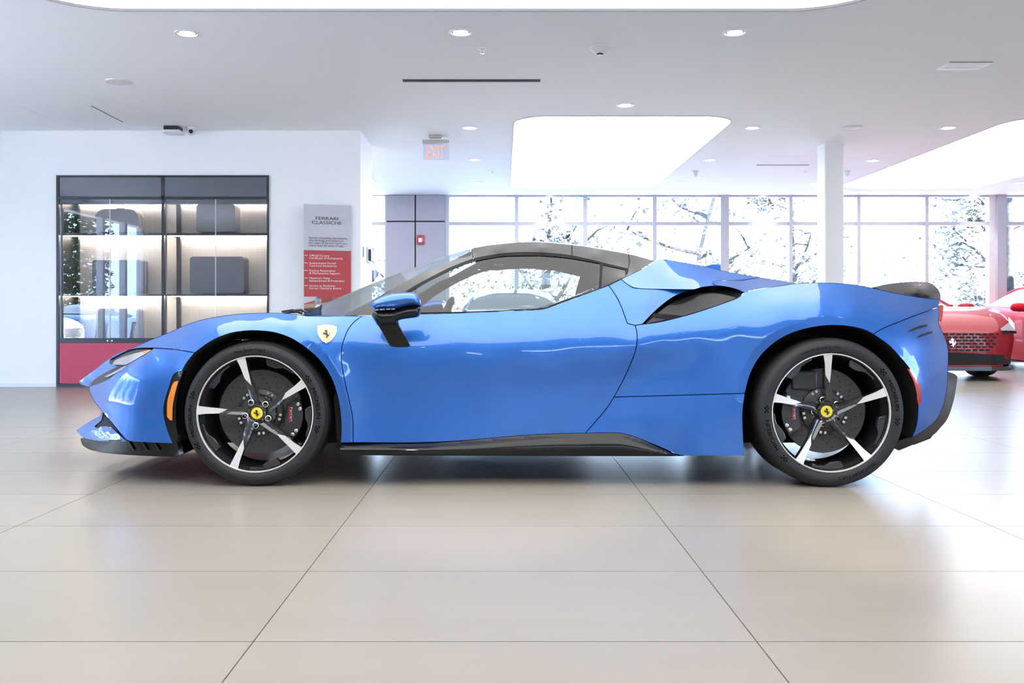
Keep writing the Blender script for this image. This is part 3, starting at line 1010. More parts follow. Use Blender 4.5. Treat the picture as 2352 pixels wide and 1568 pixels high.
def sprint(name, m, poly, off=0.003):
    b = MB()
    tri = tri_poly(poly)
    b.add([sg((p - 698) / 108 * SW, sz(q), off) for p, q in poly], tri)
    return b.build(name, m, ph, fix=False)
sprint('printed_band', 'sign_grey', [(698, 681), (730, 681), (720, 690), (698, 697)])
sprint('printed_band', 'photo_tan', [(698, 698), (806, 690), (806, 699), (698, 707)], 0.0025)
sprint('printed_bumper', 'photo_dark', [(698, 709), (806, 700), (806, 760), (698, 760)], 0.0025)
sprint('printed_mirror', 'photo_chrome', [(730 + 8 * math.cos(k * PI / 8), 690 + 9 * math.sin(k * PI / 8)) for k in range(16)], 0.0035)
sprint('printed_stem', 'white_print', [(727, 699), (734, 699), (738, 706), (722, 706)], 0.003)
def stext(body, px, py, hpx, wpx, m, align='CENTER', **kw):
    """text fitted to a width in photo pixels, baseline at py of its first line"""
    vs, fs = outline_text(body, 1.0, align=align, **kw)
    a = np.array(vs)
    w = a[:, 0].max() - a[:, 0].min()
    z0 = sz(py)
    s_ = hpx * 9.98 / F
    sx = (wpx / 108 * SW) / w
    b = MB()
    b.add([sg((px - 698) / 108 * SW + u * sx, z0 + v * s_, 0.004) for u, v in vs], fs)
    return b.build('lettering', m, sign, fix=False)
stext('FERRARI', 750.5, 503.5, 10.5, 51, 'black_print', bold=True)
stext('CLASSICHE', 750, 513.5, 10.5, 68, 'black_print', bold=True)
for k, (s_, w) in enumerate((('Ferrari Classiche documents', 87), ('the heritage and enhances', 79), ('the value of Ferrari road cars', 87), ('more than 20 years of age.', 80))):
    stext(s_, 709, 547.5 + 5.85 * k, 6.6, w, 'black_print', align='LEFT')
ent = [('Official Factory', 46, 'Certificate of Authenticity', 77), ('Authoritative Ferrari', 61, 'Technical Assistance', 62), ('Factory Restoration', 59, '& Maintenance Support', 70),
       ('Maximum Value', 47, 'Enhancement & Protection', 80), ('Access to Exclusive', 59, 'Ferrari Classiche Events', 73)]
for k, (a, wa, c, wc) in enumerate(ent):
    y = 588.3 + 17.35 * k
    stext(a, 710, y, 6.6, wa, 'white_print', align='LEFT', bold=True)
    stext(c, 710, y + 6, 6.6, wc, 'white_print', align='LEFT', bold=True)
    slab('dash', 'white_print', sign, 0.003, 0.043, sz(y - 1.6), sz(y - 2.8), 0.002, 0.003)

# thermostat and card reader on the end of the display wall
t = empty('wall_switch', (WE, 10.33, 1.4), 0, 'thin black wall switch on the end face of the display wall', 'switch')
zt, zb = H - (567 - CY) * 10.33 / F, H - (590 - CY) * 10.33 / F
boxo('plate', 'white_plastic', t, WE, WE + 0.006, 10.29, 10.47, zb - 0.01, zt + 0.01, bevel=0.002)
boxo('slot', 'black_plastic', t, WE + 0.006, WE + 0.012, 10.31, 10.37, zb, zt)
t = empty('wall_intercom', (WE, 10.75, 1.4), 0, 'dark wall intercom with a pale cover on the end of the display wall', 'intercom')
zt, zb = H - (573 - CY) * 10.7 / F, H - (599 - CY) * 10.7 / F
boxo('bracket', 'brushed', t, WE, WE + 0.02, 10.62, 10.86, zb - 0.02, zt + 0.02, bevel=0.003)
boxo('body', 'dark_metal', t, WE + 0.02, WE + 0.05, 10.64, 10.84, zb, zt, bevel=0.004)
boxo('cover', 'sign_grey', t, WE + 0.035, WE + 0.05, 10.845, 10.88, zb - 0.02, zt + 0.03, bevel=0.003)

# =================================================================== INFO STAND behind the car
IY = 14.6
def ix(px): return (px - CX) * IY / F
def iz(py): return H - (py - CY) * IY / F
t = empty('info_stand', (ix(2172), IY, 0), 0, 'slanted grey information stand behind the carbon tail of the blue car', 'info stand')
b = MB()
pl = [(2120, 661), (2185, 661), (2204, 698), (2140, 698)]
b.prism(pl, lambda a, q, d: ((a - CX) * (IY + d) / F, IY + d + (698 - q) * 0.004, iz(q)), 0, 0.03)
b.build('slanted_plate', 'sign_grey', t, bevel=0.003)
boxo('ledge', 'cream_plastic', t, ix(2136), ix(2206), IY - 0.05, IY + 0.02, iz(702.5), iz(698), bevel=0.003)
boxo('post', 'brushed', t, ix(2160), ix(2182), IY + 0.0, IY + 0.08, 0.02, iz(702))
boxo('foot', 'brushed', t, ix(2140), ix(2202), IY - 0.12, IY + 0.18, 0.0, 0.02)

# =================================================================== OUTDOORS
g = boxo('ground', 'paving', None, -70, 70, -60, 80, -0.4, -0.13)
tag(g, 'bright outdoor paving beyond the windows', 'ground', kind='structure')

g = boxo('driveway', 'asphalt', None, -40, -7.9, -40, 30, -0.13, -0.125)
tag(g, 'grey outdoor driveway beyond the left shop front', 'driveway', kind='structure')
def tree(loc, h, spread, leaves, lab, seed, trunk_r=0.16, lean=0.0, name='tree', leaf=0.09, low=0.45, fol='foliage'):
    r = random.Random(seed)
    t = empty(name, loc, 0, lab, 'tree', 'trees outside the windows')
    b = MB()
    base = Vector((0, 0, 0))
    pts = [base + Vector((lean * k / 5 * h * 0.3 + r.uniform(-.05, .05), r.uniform(-.05, .05), h * 0.55 * k / 5)) for k in range(6)]
    b.tube(pts, [trunk_r * (1 - 0.09 * k) for k in range(6)], 9)
    tips = []
    for k in range(11):
        p0 = pts[r.randint(1, 5)]
        a = r.uniform(0, 2 * PI)
        L = spread * r.uniform(0.5, 1.0)
        q = [p0]
        d = Vector((math.cos(a), math.sin(a), r.uniform(0.15, 0.9)))
        for j in range(4):
            d = d + Vector((r.uniform(-.35, .35), r.uniform(-.35, .35), r.uniform(-.15, .3)))
            q.append(q[-1] + d.normalized() * L / 4)
        b.tube(q, [trunk_r * 0.42 * (1 - 0.2 * j) for j in range(5)], 6)
        tips += q[2:]
        for j in range(2):
            s_ = q[r.randint(2, 4)]
            e_ = s_ + Vector((r.uniform(-1, 1), r.uniform(-1, 1), r.uniform(-.2, .8))) * L * 0.35
            b.tube([s_, (s_ + e_) / 2 + Vector((0, 0, .06)), e_], [0.03, 0.02, 0.01], 5)
            tips.append(e_)
    lb(b, 'trunk', 'bark', t, smooth=True)
    lv = MB()
    for k in range(leaves):
        c = r.choice(tips) + Vector((r.gauss(0, spread * 0.16), r.gauss(0, spread * 0.16), r.gauss(0.05, spread * 0.13)))
        if c.z < h * low * 0.5: continue
        u = Vector((r.uniform(-1, 1), r.uniform(-1, 1), r.uniform(-.6, .6))).normalized()
        w_ = u.orthogonal().normalized()
        s_ = leaf * r.uniform(0.6, 1.3)
        lv.add([c - u * s_, c + w_ * s_ * 0.45, c + u * s_, c - w_ * s_ * 0.45], [(0, 1, 2, 3)])
    o = lb(lv, 'crown', fol, t, fix=False)
    tag(o, kind='stuff')
    return t
GZ = -0.13
tree((4.1, 20.6, GZ), 7.0, 1.8, 2200, 'leaning tree seen through the window above the rear deck', 3, 0.15, 0.35)
tree((0.9, 18.3, GZ), 5.0, 1.4, 1000, 'branching tree seen through the car side window', 5, 0.12, low=0.3)
tree((7.4, 23.2, GZ), 6.5, 1.7, 2400, 'tree behind the window left of the column', 14, 0.13)
tree((11.4, 21.2, GZ), 6.2, 1.7, 2600, 'bushy tree behind the windows right of the column', 11, 0.14, low=0.2)
hd = MB()
hr = random.Random(77)
for k in range(16000):
    c = Vector((hr.uniform(-8, 24), hr.uniform(27.2, 28.6), GZ + hr.uniform(0, 1) ** 0.8 * (2.6 + 0.7 * math.sin(k * 0.37) * math.sin(k * 1.7))))
    u = Vector((hr.uniform(-1, 1), hr.uniform(-1, 1), hr.uniform(-.6, .6))).normalized()
    w_ = u.orthogonal().normalized()
    s_ = 0.09 * hr.uniform(0.6, 1.4)
    hd.add([c - u * s_, c + w_ * s_ * 0.5, c + u * s_, c - w_ * s_ * 0.5], [(0, 1, 2, 3)])
o = hd.build('hedge', 'foliage', None, fix=False)
tag(o, 'pale sunlit hedge running behind the trees outside the windows', 'hedge', kind='stuff')
# palm trunk at the right edge
t = empty('palm_trunk', ((2316 - CX) * 17.2 / F, 17.2, GZ), 0, 'straight grey palm trunk outside the rightmost window', 'tree')
lb(MB().tube([(0, 0, z) for z in (0, 1, 2, 3, 4, 5, 6)], [0.12, 0.10, 0.09, 0.09, 0.085, 0.085, 0.08], 14), 'trunk', 'bark', t, smooth=True)
b = MB()
for k in range(14):
    a = 2 * PI * k / 14
    q = [Vector((0, 0, 6))] + [Vector((math.cos(a) * s_, math.sin(a) * s_, 6 + 0.9 * s_ - 0.45 * s_ * s_)) for s_ in (0.6, 1.2, 1.8, 2.3)]
    for j in range(4):
        w_ = Vector((-math.sin(a), math.cos(a), 0)) * 0.22
        b.add([q[j] - w_, q[j] + w_, q[j + 1] + w_ * 0.7, q[j + 1] - w_ * 0.7], [(0, 1, 2, 3)])
lb(b, 'fronds', 'foliage', t, fix=False)
# cloth flag outside the narrow window left of the pier
M['navy_cloth'] = mat('navy_cloth', (0.02, 0.03, 0.05), 0.8, spec=0.1)
M['crimson_cloth'] = mat('crimson_cloth', (0.09, 0.01, 0.02), 0.8, spec=0.1)
FY = 17.6
def fp(px, py, d=0.0): return P(px, py, FY + d)
t = empty('flag', fp(846, 648)[:2] + (GZ,), 0, 'dark navy and red cloth flag outside the narrow window', 'flag')
MB().tube([(fp(846, 700)[0], FY, GZ), fp(846, 600)], 0.02, 10).build('pole', 'brushed', t, smooth=True)
def cloth(name, m, top, bot):
    b = MB()
    n_ = len(top)
    fr_ = [fp(x, y, 0.05 * math.sin(i * 0.9)) for i, (x, y) in enumerate(top)] + [fp(x, y, 0.05 * math.sin(i * 0.9) + 0.03) for i, (x, y) in enumerate(bot)]
    bk_ = [(x, y + 0.006, z) for x, y, z in fr_]
    b.add(fr_ + bk_, [(i, i + 1, n_ + i + 1, n_ + i) for i in range(n_ - 1)] + [(2 * n_ + n_ + i, 2 * n_ + n_ + i + 1, 2 * n_ + i + 1, 2 * n_ + i) for i in range(n_ - 1)])
    b.build(name, m, t, smooth=True)
cloth('cloth', 'navy_cloth', cr([(846, 621), (856, 620.5), (866, 623), (875, 628), (882, 634)], 4), cr([(846, 650), (856, 645), (864, 634), (871, 627.5), (880, 639)], 4))
cloth('hem', 'crimson_cloth', cr([(848, 648), (857, 643), (864, 633), (868, 629)], 4), cr([(848, 651), (858, 646), (866, 636), (870, 630)], 4))
# trees beyond the left shop front (seen mirrored in the cabinet glass)
for k, (x, y) in enumerate(((-17.0, -1.0), (-18.5, -6.0), (-17.5, -11.5), (-17.5, 4.0), (-17.0, 9.0))):
    tree((x, y, GZ), 5.5, 1.7, 4500, 'leafy green tree outside the left shop front, %s from the rear' % ('third', 'fourth', 'fifth', 'second', 'nearest')[k], 20 + k, 0.16, low=0.15, fol='foliage_green')
hd = MB()
for k in range(26000):
    c = Vector((hr.uniform(-22.5, -21.2), hr.uniform(-30, 16), GZ + hr.uniform(0, 1) ** 0.8 * (6.0 + 0.9 * math.sin(k * 0.37))))
    u = Vector((hr.uniform(-1, 1), hr.uniform(-1, 1), hr.uniform(-.6, .6))).normalized()
    w_ = u.orthogonal().normalized()
    s_ = 0.16 * hr.uniform(0.6, 1.4)
    hd.add([c - u * s_, c + w_ * s_ * 0.5, c + u * s_, c - w_ * s_ * 0.5], [(0, 1, 2, 3)])
o = hd.build('hedge', 'foliage_green', None, fix=False)
tag(o, 'tall dark green hedge beyond the left shop front', 'hedge', kind='stuff')
# traffic cone
t = empty('traffic_cone', (-10.6, -7.2, GZ), 0, 'white traffic cone with yellow bands reflected in the cabinet', 'cone')
lb(MB().box(-0.2, 0.2, -0.2, 0.2, 0, 0.03), 'base', 'black_plastic', t)
prof = [(0.15, 0.03), (0.12, 0.28), (0.115, 0.28), (0.10, 0.40), (0.095, 0.40), (0.06, 0.68), (0.058, 0.68), (0.03, 0.92), (0, 0.93)]
lb(MB().lathe(prof, 24), 'body', 'white_plastic', t, smooth=True)
lb(MB().lathe([(0.1195, 0.28), (0.1045, 0.40)], 24), 'band', 'yellow', t, smooth=True)
lb(MB().lathe([(0.0635, 0.68), (0.035, 0.92)], 24), 'band', 'yellow', t, smooth=True)

# =================================================================== THE BLUE CAR
YC = 5.2                                    # centre line of the car
HUBF, HUBR = -1.1418, 1.5082                # axle positions
car = empty('sports_car', ((HUBF + HUBR) / 2, YC, 0), 0, 'metallic blue low sports car with black roof parked side-on in front', 'car')
NEAR = []                                   # near-side parts that get a mirrored twin

def wp(px, py, w): return P(px, py, YC - w)

def finish(name, vs, fs, nrm, m, parent):
    me = bpy.data.meshes.new(name)
    me.from_pydata([tuple(v) for v in vs], [], [tuple(int(i) for i in f) for f in fs])
    me.materials.append(M[m] if isinstance(m, str) else m)
    o = bpy.data.objects.new(name, me)
    link(o, parent)
    me.shade_smooth()
    if nrm is not None:
        me.normals_split_custom_set_from_vertices([tuple(n) for n in nrm])
    return o

def panel(name, poly, wf, m, parent=None, g=7.0, inset=1.0, skirt=0.02, holes=(), mirror=True, off=0.0):
    """body panel: outline in photo pixels lifted onto the flank, whose half width is wf(px,py)"""
    parent = parent or car
    poly = inset_poly(poly, inset)
    pv, tr, bd = mesh2d(poly, g, [inset_poly(h, -inset) for h in holes])
    x, y = pv[:, 0], pv[:, 1]
    def pos(x, y):
        Y = YC - (wf(x, y) + off)
        return np.c_[(x - CX) * Y / F, Y, H - (y - CY) * Y / F]
    p = pos(x, y)
    e = 1.5
    n = np.cross(pos(x + e, y) - pos(x - e, y), pos(x, y - e) - pos(x, y + e))
    n /= np.linalg.norm(n, axis=1)[:, None] + 1e-12
    n[n[:, 1] > 0] *= -1                     # towards the near side
    # orient the faces
    a, b_, c_ = p[tr[:, 0]], p[tr[:, 1]], p[tr[:, 2]]
    fn = np.cross(b_ - a, c_ - a)
    tr = np.where((np.einsum('ij,ij->i', fn, n[tr[:, 0]]) < 0)[:, None], tr[:, ::-1], tr)
    vs = [tuple(q) for q in p]; fs = [tuple(t) for t in tr]; ns = [tuple(q) for q in n]
    if skirt:
        for i, j in bd:
            k = len(vs)
            q = [p[i], p[j], p[j] + (0, skirt, 0), p[i] + (0, skirt, 0)]
            sn_ = np.cross(q[1] - q[0], q[3] - q[0]); sn_ /= np.linalg.norm(sn_) + 1e-12
            vs += [tuple(t) for t in q]; ns += [tuple(sn_)] * 4
            fs.append((k, k + 1, k + 2, k + 3))
    o = finish(name, vs, fs, ns, m, parent)
    if mirror and parent is car: NEAR.append(o)
    return o

def bridge(name, pts, m, n=12, dx=0.0, dz=0.0, parent=None, power=2.0, both=True):
    """surface across the car from a near-side line to its mirror image; pts are 3D, dx/dz bulge at the centre line"""
    parent = parent or car
    k = len(pts)
    dxs = dx if hasattr(dx, '__len__') else [dx] * k
    dzs = dz if hasattr(dz, '__len__') else [dz] * k
    vs, fs = [], []
    for i, (x, y, z) in enumerate(pts):
        for j in range(n + 1):
            s = 2 * j / n - 1
            bl = 1 - abs(s) ** power
            vs.append((x + dxs[i] * bl, YC + s * (YC - y), z + dzs[i] * bl))
    for i in range(k - 1):
        for j in range(n):
            fs.append((i * (n + 1) + j, i * (n + 1) + j + 1, (i + 1) * (n + 1) + j + 1, (i + 1) * (n + 1) + j))
    return finish(name, vs, fs, None, m, parent)

def mirror_copy(o, parent):
    me = o.data.copy()
    n = len(me.vertices)
    co = np.zeros(n * 3); me.vertices.foreach_get('co', co)
    co = co.reshape(-1, 3); co[:, 1] = 2 * YC - co[:, 1]
    hasn = me.has_custom_normals
    vn = [(c.vector.x, -c.vector.y, c.vector.z) for c in me.corner_normals] if hasn else None
    pol = [tuple(p.vertices) for p in me.polygons]
    starts = [(p.loop_start, p.loop_total) for p in me.polygons]
    nm = bpy.data.meshes.new(o.data.name)
    nm.from_pydata([tuple(c) for c in co], [], [tuple(reversed(q)) for q in pol])
    for mt in me.materials: nm.materials.append(mt)
    smooth = [p.use_smooth for p in me.polygons]
    nm.polygons.foreach_set('use_smooth', smooth)
    if hasn:
        ln = []
        for s, t in starts:
            ln += [vn[i] for i in reversed(range(s, s + t))]
        nm.normals_split_custom_set(ln)
    else:
        if smooth and smooth[0]: nm.set_sharp_from_angle(angle=math.radians(35))
    c = bpy.data.objects.new(o.name.split('.')[0], nm)
    link(c, parent)
    bpy.data.meshes.remove(me)
    for ch in o.children:
        if ch.name.split('.')[0] in ('lettering', 'emblem'): continue
        mirror_copy(ch, c)
    return c

# ---- half width of the flank at points of the photograph
FL = [
 # nose, bumper
 (206, 888, .46), (205, 898, .47), (216, 921, .60), (235, 946, .735), (250, 963, .81), (285, 1005, .905), (240, 873, .66), (262, 859, .745), (292, 837, .80), (346, 803, .82),
 (240, 905, .74), (270, 900, .855), (300, 900, .91), (280, 960, .89), (320, 1014, .935), (340, 950, .94), (340, 860, .925), (380, 930, .953), (390, 1018, .957), (400, 860, .947), (447, 812, .958),
 # front fender crest, hood side
 (252, 824, .50), (283, 808, .57), (330, 787, .64), (363, 773, .68), (396, 760, .71), (440, 741, .76), (503, 727, .79), (579, 719, .80), (650, 719, .80), (697, 724, .80), (760, 726, .82), (832, 726, .845),
 (320, 798, .71), (352, 799, .765), (420, 775, .845), (503, 748, .90), (579, 738, .915), (660, 740, .915), (740, 748, .905),
 # front arch lip
 (483, 784, .970), (560, 760, .975), (636, 765, .975), (713, 807, .972), (763, 872, .968), (784, 979, .958), (782, 1017, .955),
 (750, 790, .945), (800, 830, .940), (800, 770, .920),
 # door
 (920, 728, .850), (1050, 722, .850), (1200, 716, .850), (1265, 706, .845), (1330, 684, .815), (1398, 655, .775),
 (900, 765, .915), (1050, 760, .918), (1200, 757, .918), (1320, 740, .905), (1400, 715, .870), (1430, 690, .835),
 (900, 812, .947), (1050, 808, .950), (1200, 803, .951), (1340, 796, .948), (1450, 790, .944),
 (830, 880, .942), (900, 880, .936), (1050, 880, .936), (1200, 880, .934), (1340, 872, .926), (1430, 860, .922),
 (820, 960, .940), (900, 955, .932), (1050, 955, .930), (1180, 950, .928), (1300, 935, .924), (1390, 925, .922),
 (815, 1014, .946), (930, 1015, .934), (1072, 1010, .929), (1177, 1001, .927), (1260, 996, .926), (1343, 994, .926), (1300, 970, .925),
 # rear quarter
 (1459, 747, .905), (1475, 745, .905), (1540, 734, .905), (1595, 720, .900), (1650, 701, .880), (1694, 685, .850), (1712, 671, .815), (1762, 661, .79), (1830, 650, .77), (1887, 649, .76), (1937, 651, .745), (1988, 658, .725), (2056, 673, .69), (2106, 682, .65), (2156, 690, .60),
 (1520, 775, .938), (1600, 760, .945), (1700, 730, .945), (1790, 700, .932), (1880, 690, .915), (1960, 700, .905), (2040, 715, .875), (2100, 712, .78), (2150, 706, .66),
 (1500, 830, .930), (1600, 820, .945), (1690, 790, .965), (1480, 880, .922), (1580, 880, .940), (1660, 860, .965),
 (1430, 960, .928), (1520, 960, .940), (1620, 960, .960), (1468, 1007, .932), (1551, 1042, .945), (1640, 1045, .968),
 (1711, 904, .982), (1706, 972, .982), (1711, 1040, .978), (1748, 816, .984), (1826, 762, .986), (1907, 747, .986), (1984, 757, .984), (2038, 789, .980), (2070, 823, .978),
 # rear bumper
 (2027, 755, .955), (2070, 738, .905), (2091, 850, .972), (2105, 898, .970), (2109, 935, .965), (2105, 976, .955), (2094, 1005, .94),
 (2100, 790, .925), (2140, 760, .80), (2140, 790, .845), (2130, 860, .90), (2150, 860, .845), (2130, 930, .91), (2118, 992, .90), (2150, 965, .83), (2166, 933, .79), (2174, 898, .755), (2177, 852, .74), (2177, 801, .73), (2173, 780, .71), (2162, 756, .675), (2156, 735, .65), (2156, 718, .64),
]
flank0 = tps(FL, 0.03)

headtop = cr([(252, 826), (262, 817), (288.7, 806), (319, 799.8), (352, 799)])
headbot = cr([(352, 799), (346, 805), (323, 819), (292.5, 836.6), (281, 848), (262, 859.5), (242.7, 873), (206, 886)])
fseam = cr([(352, 799), (399.7, 802), (447.5, 809.8)])
farch1 = cr([(447.5, 809.8), (430, 831), (418.8, 851)])
farch = cr([(447.5, 809.8), (483.6, 784), (522, 767), (560, 760), (598, 759.5), (636.6, 765), (675, 780), (713, 807), (740, 834), (763, 872), (778, 922), (784, 979), (782, 1017)])
doorfront = cr([(832, 725.7), (816, 737), (805, 748.7), (794.6, 767), (787, 790), (784, 811.4), (784, 830), (786, 843), (793.6, 882.6), (802.7, 922.6), (809.5, 955), (811, 985), (811, 1016)])
belt = cr([(832, 725.5), (905, 723), (1000, 720), (1102, 717), (1204, 712.4), (1241, 710.2), (1265, 704.5), (1306, 689), (1367, 666.5), (1398, 655.2)])
hoodcrest = cr([(252, 824), (283, 808), (330.8, 786.8), (363, 773), (396, 760), (426, 746), (464.5, 734), (503, 726.5), (541, 721.5), (579, 719), (620, 718.2), (648, 718.7), (676, 721.2), (697, 724), (711, 725.5), (760, 726)])
doorrear1 = cr([(1398, 655.4), (1410, 671.7), (1424, 697), (1441, 742.6)])
doorrear2 = cr([(1459, 747), (1463.7, 770), (1461, 799), (1450, 831.6), (1431.7, 871.6), (1410, 911.6), (1388, 944), (1344.5, 994.4)])
dr2a = doorrear2[:31]; dr2b = doorrear2[30:]
doorbot = cr([(1344.5, 994.4), (1260, 996.7), (1177, 1001.7), (1125, 1006.5), (1072.5, 1011), (1010, 1014.6), (927, 1016.5), (811, 1016)])
skirttop = cr([(1344.5, 994.4), (1406, 993.8), (1435, 996.7), (1468, 1007), (1510, 1023.8), (1551.7, 1041.7), (1572.5, 1046.7)])
rarch_dn = cr([(1711.3, 903), (1706.5, 940), (1706, 972), (1707.5, 1005), (1710, 1046.7)])
rarch = cr([(1711.3, 903), (1724, 857), (1748, 816), (1785, 782.5), (1826, 762), (1866, 751.4), (1907, 747), (1947, 748.7), (1984.6, 757), (2005.7, 767.5)])
rarch2 = cr([(2005.7, 767.5), (2040.5, 792), (2070, 823), (2091, 849.7), (2100, 875), (2105, 898), (2109, 935), (2105, 975.6), (2094, 1005)])
rseam = cr([(2005.7, 767.5), (2027, 754.6), (2070, 737), (2107.5, 722.4), (2155.7, 705)])
rcrest = cr([(1709.7, 671.7), (1722.7, 667.6), (1762, 660.7), (1801, 655), (1830, 650.5), (1887, 649), (1937, 651), (1988, 657.5), (2055.6, 672.7), (2106, 681.5), (2139.7, 686), (2158, 686)])
inlow = cr([(1475.3, 744.4), (1504.4, 740.8), (1540.7, 733.5), (1595, 719), (1649.8, 701), (1693.4, 684.5), (1709.7, 671.7)])
inup = cr([(1475.3, 744.4), (1511.7, 708), (1551.6, 679), (1595, 664.5), (1613.4, 659)])
inup2 = cr([(1613.4, 659), (1649.8, 656), (1686, 662), (1709.7, 671.7)])
R_ = lambda s: list(reversed(s))

def open_dist(line, x, y):
    q = np.c_[np.ravel(x), np.ravel(y)].astype(float)
    d = np.full(len(q), 1e9)
    sd = np.zeros(len(q))
    for i in range(len(line) - 1):
        a = np.array(line[i]); ab = np.array(line[i + 1]) - a
        t = np.clip(((q - a) @ ab) / max((ab ** 2).sum(), 1e-9), 0, 1)
        r = q - (a + t[:, None] * ab)
        dd = np.hypot(r[:, 0], r[:, 1])
        m = dd < d
        d = np.where(m, dd, d)
        sd = np.where(m, np.sign(ab[0] * r[:, 1] - ab[1] * r[:, 0]), sd)
    return d, sd
ARCHES = [farch[6:], rarch + rarch2]
SWEEP = cr([(960, 1020), (1080, 1004), (1180, 980), (1280, 938), (1370, 885), (1430, 835), (1470, 780)], 5)
def flank(x, y):
    x = np.ravel(x).astype(float); y = np.ravel(y).astype(float)
    w = flank0(x, y)
    for ln in ARCHES:
        d, _ = open_dist(ln, x, y)
        w = w - 0.013 * np.clip(1 - d / 21.0, 0, 1)
    d, sd = open_dist(SWEEP, x, y)
    w = w - 0.009 * np.clip(d / 60.0, 0, 1) * (sd > 0) * np.clip((1610 - x) / 160, 0, 1) * np.clip((x - 960) / 120, 0, 1) * np.clip((y - 770) / 60, 0, 1)
    return w

panel('front_fender', cat(headtop, fseam, farch, [(811, 1016)], R_(doorfront), R_(hoodcrest)), flank, 'blue', skirt=0.03)
panel('front_bumper', cat(R_(headbot), fseam, farch1, cr([(418.8, 851), (399.7, 859.5), (390, 884.4), (377.7, 926.5), (376.7, 953), (384.4, 985.8), (397.8, 1018.4)]),
      cr([(394, 1018.4), (323, 1015.5), (303, 1013.8), (294, 1011.5), (285, 1005), (269.5, 986), (250, 963), (235, 945.6), (216, 921), (205, 898), (205, 888)])), flank, 'blue', skirt=0.03)
panel('door', cat(belt, doorrear1, doorrear2, doorbot, R_(doorfront)), flank, 'blue', skirt=0.04)
panel('rear_fender', cat([(1459, 747)], inlow, rcrest, [(2158, 694), (2155.7, 705)], R_(rseam), R_(rarch), [(1410, 911.6)], R_(dr2a)), flank, 'blue', skirt=0.03)
panel('sill_panel', cat([(1410, 911.6), (1711.3, 903)], rarch_dn, R_(skirttop), R_(dr2b)), flank, 'blue', skirt=0.03)
rb_out = cr([(2155.7, 705), (2157, 720), (2156, 738), (2162, 756), (2173, 780), (2177.7, 801.4), (2178.5, 826), (2177.7, 852), (2174.5, 898), (2166, 933), (2150, 965), (2118, 991.6), (2094, 1005)])
panel('rear_bumper', cat(rseam, rb_out, R_(rarch2)), flank, 'blue', skirt=0.03)

# ---- upper quarter, buttress, engine cover flank
UQ = tps([(1398, 655, .775), (1424, 697, .845), (1441, 743, .898), (1459, 747, .903), (1475, 744, .895), (1427, 641, .745), (1446, 655, .76), (1468, 662, .765), (1595, 664, .70), (1551, 679, .745), (1511, 708, .815), (1480, 700, .83)])
panel('quarter_panel', cat(doorrear1, [(1459, 747), (1475.3, 744.4)], inup[:19], cr([(1595, 664.5), (1530, 664), (1468, 662), (1446, 655.4), (1427, 641.2)])), UQ, 'blue', skirt=0.04)
BT = tps([(1427, 641, .745), (1446, 655, .765), (1468, 662, .77), (1530, 664, .745), (1595, 664, .72), (1480, 614, .60), (1505, 599, .53), (1520, 595, .50), (1556, 600, .46), (1615, 611, .41), (1674, 624, .38), (1749, 637, .35), (1637, 646, .60), (1690, 640, .48), (1560, 640, .66), (1520, 625, .62), (1613, 659, .69), (1650, 656, .66), (1600, 630, .56)])
bt_top = cr([(1427, 641), (1480, 614.5), (1505.6, 599), (1514, 595.5), (1522, 594.8)])
bt_ridge = cr([(1522, 594.8), (1556, 600), (1615, 611), (1674, 624.5), (1749, 637)])
bt_seam = cr([(1749, 637), (1700, 643), (1660, 644.5), (1640, 646.5), (1638, 651), (1649.8, 656)])
panel('buttress', cat(bt_top, bt_ridge, bt_seam, R_(inup2[:7]), R_(inup[18:]), cr([(1595, 664.5), (1530, 664), (1468, 662), (1446, 655.4), (1427, 641)])), BT, 'blue', g=6, skirt=0.02, inset=0.6)
EN = tps([(1749, 637, .35), (1700, 643, .47), (1660, 644.5, .57), (1640, 647, .62), (1650, 656, .655), (1686, 662, .68), (1710, 672, .72), (1722, 668, .69), (1762, 661, .61), (1801, 655, .54), (1830, 650, .47), (1790, 644, .40)])
panel('engine_cover_side', cat([(1749, 637), (1790, 644), (1829, 650.2)], cr([(1829, 650.4), (1801, 655), (1762, 660.7), (1722.7, 667.6), (1709.7, 671.7)]), R_(inup2[6:]), R_(bt_seam)), EN, 'blue', g=6, skirt=0.01, inset=0.5)
# air intake behind the door
IN = tps([(1475, 744, .885), (1540, 733, .84), (1595, 719, .80), (1650, 701, .76), (1694, 684, .74), (1710, 672, .73), (1595, 664, .66), (1650, 656, .62), (1551, 679, .70), (1511, 708, .79)])
it = panel('side_intake', cat(inup, inup2, R_(inlow)), IN, 'intake', g=8, inset=-1.5, skirt=0.02, off=-0.03)
panel('intake_blade', cat(cr([(1484, 742.5), (1530, 704), (1570, 684), (1612, 673), (1650, 674), (1690, 683)]), cr([(1690, 684.5), (1649.8, 700), (1595, 717.5), (1540.7, 732), (1484, 743)])), IN, 'blade_black', parent=it, g=7, inset=0, skirt=0.01, off=0.004)

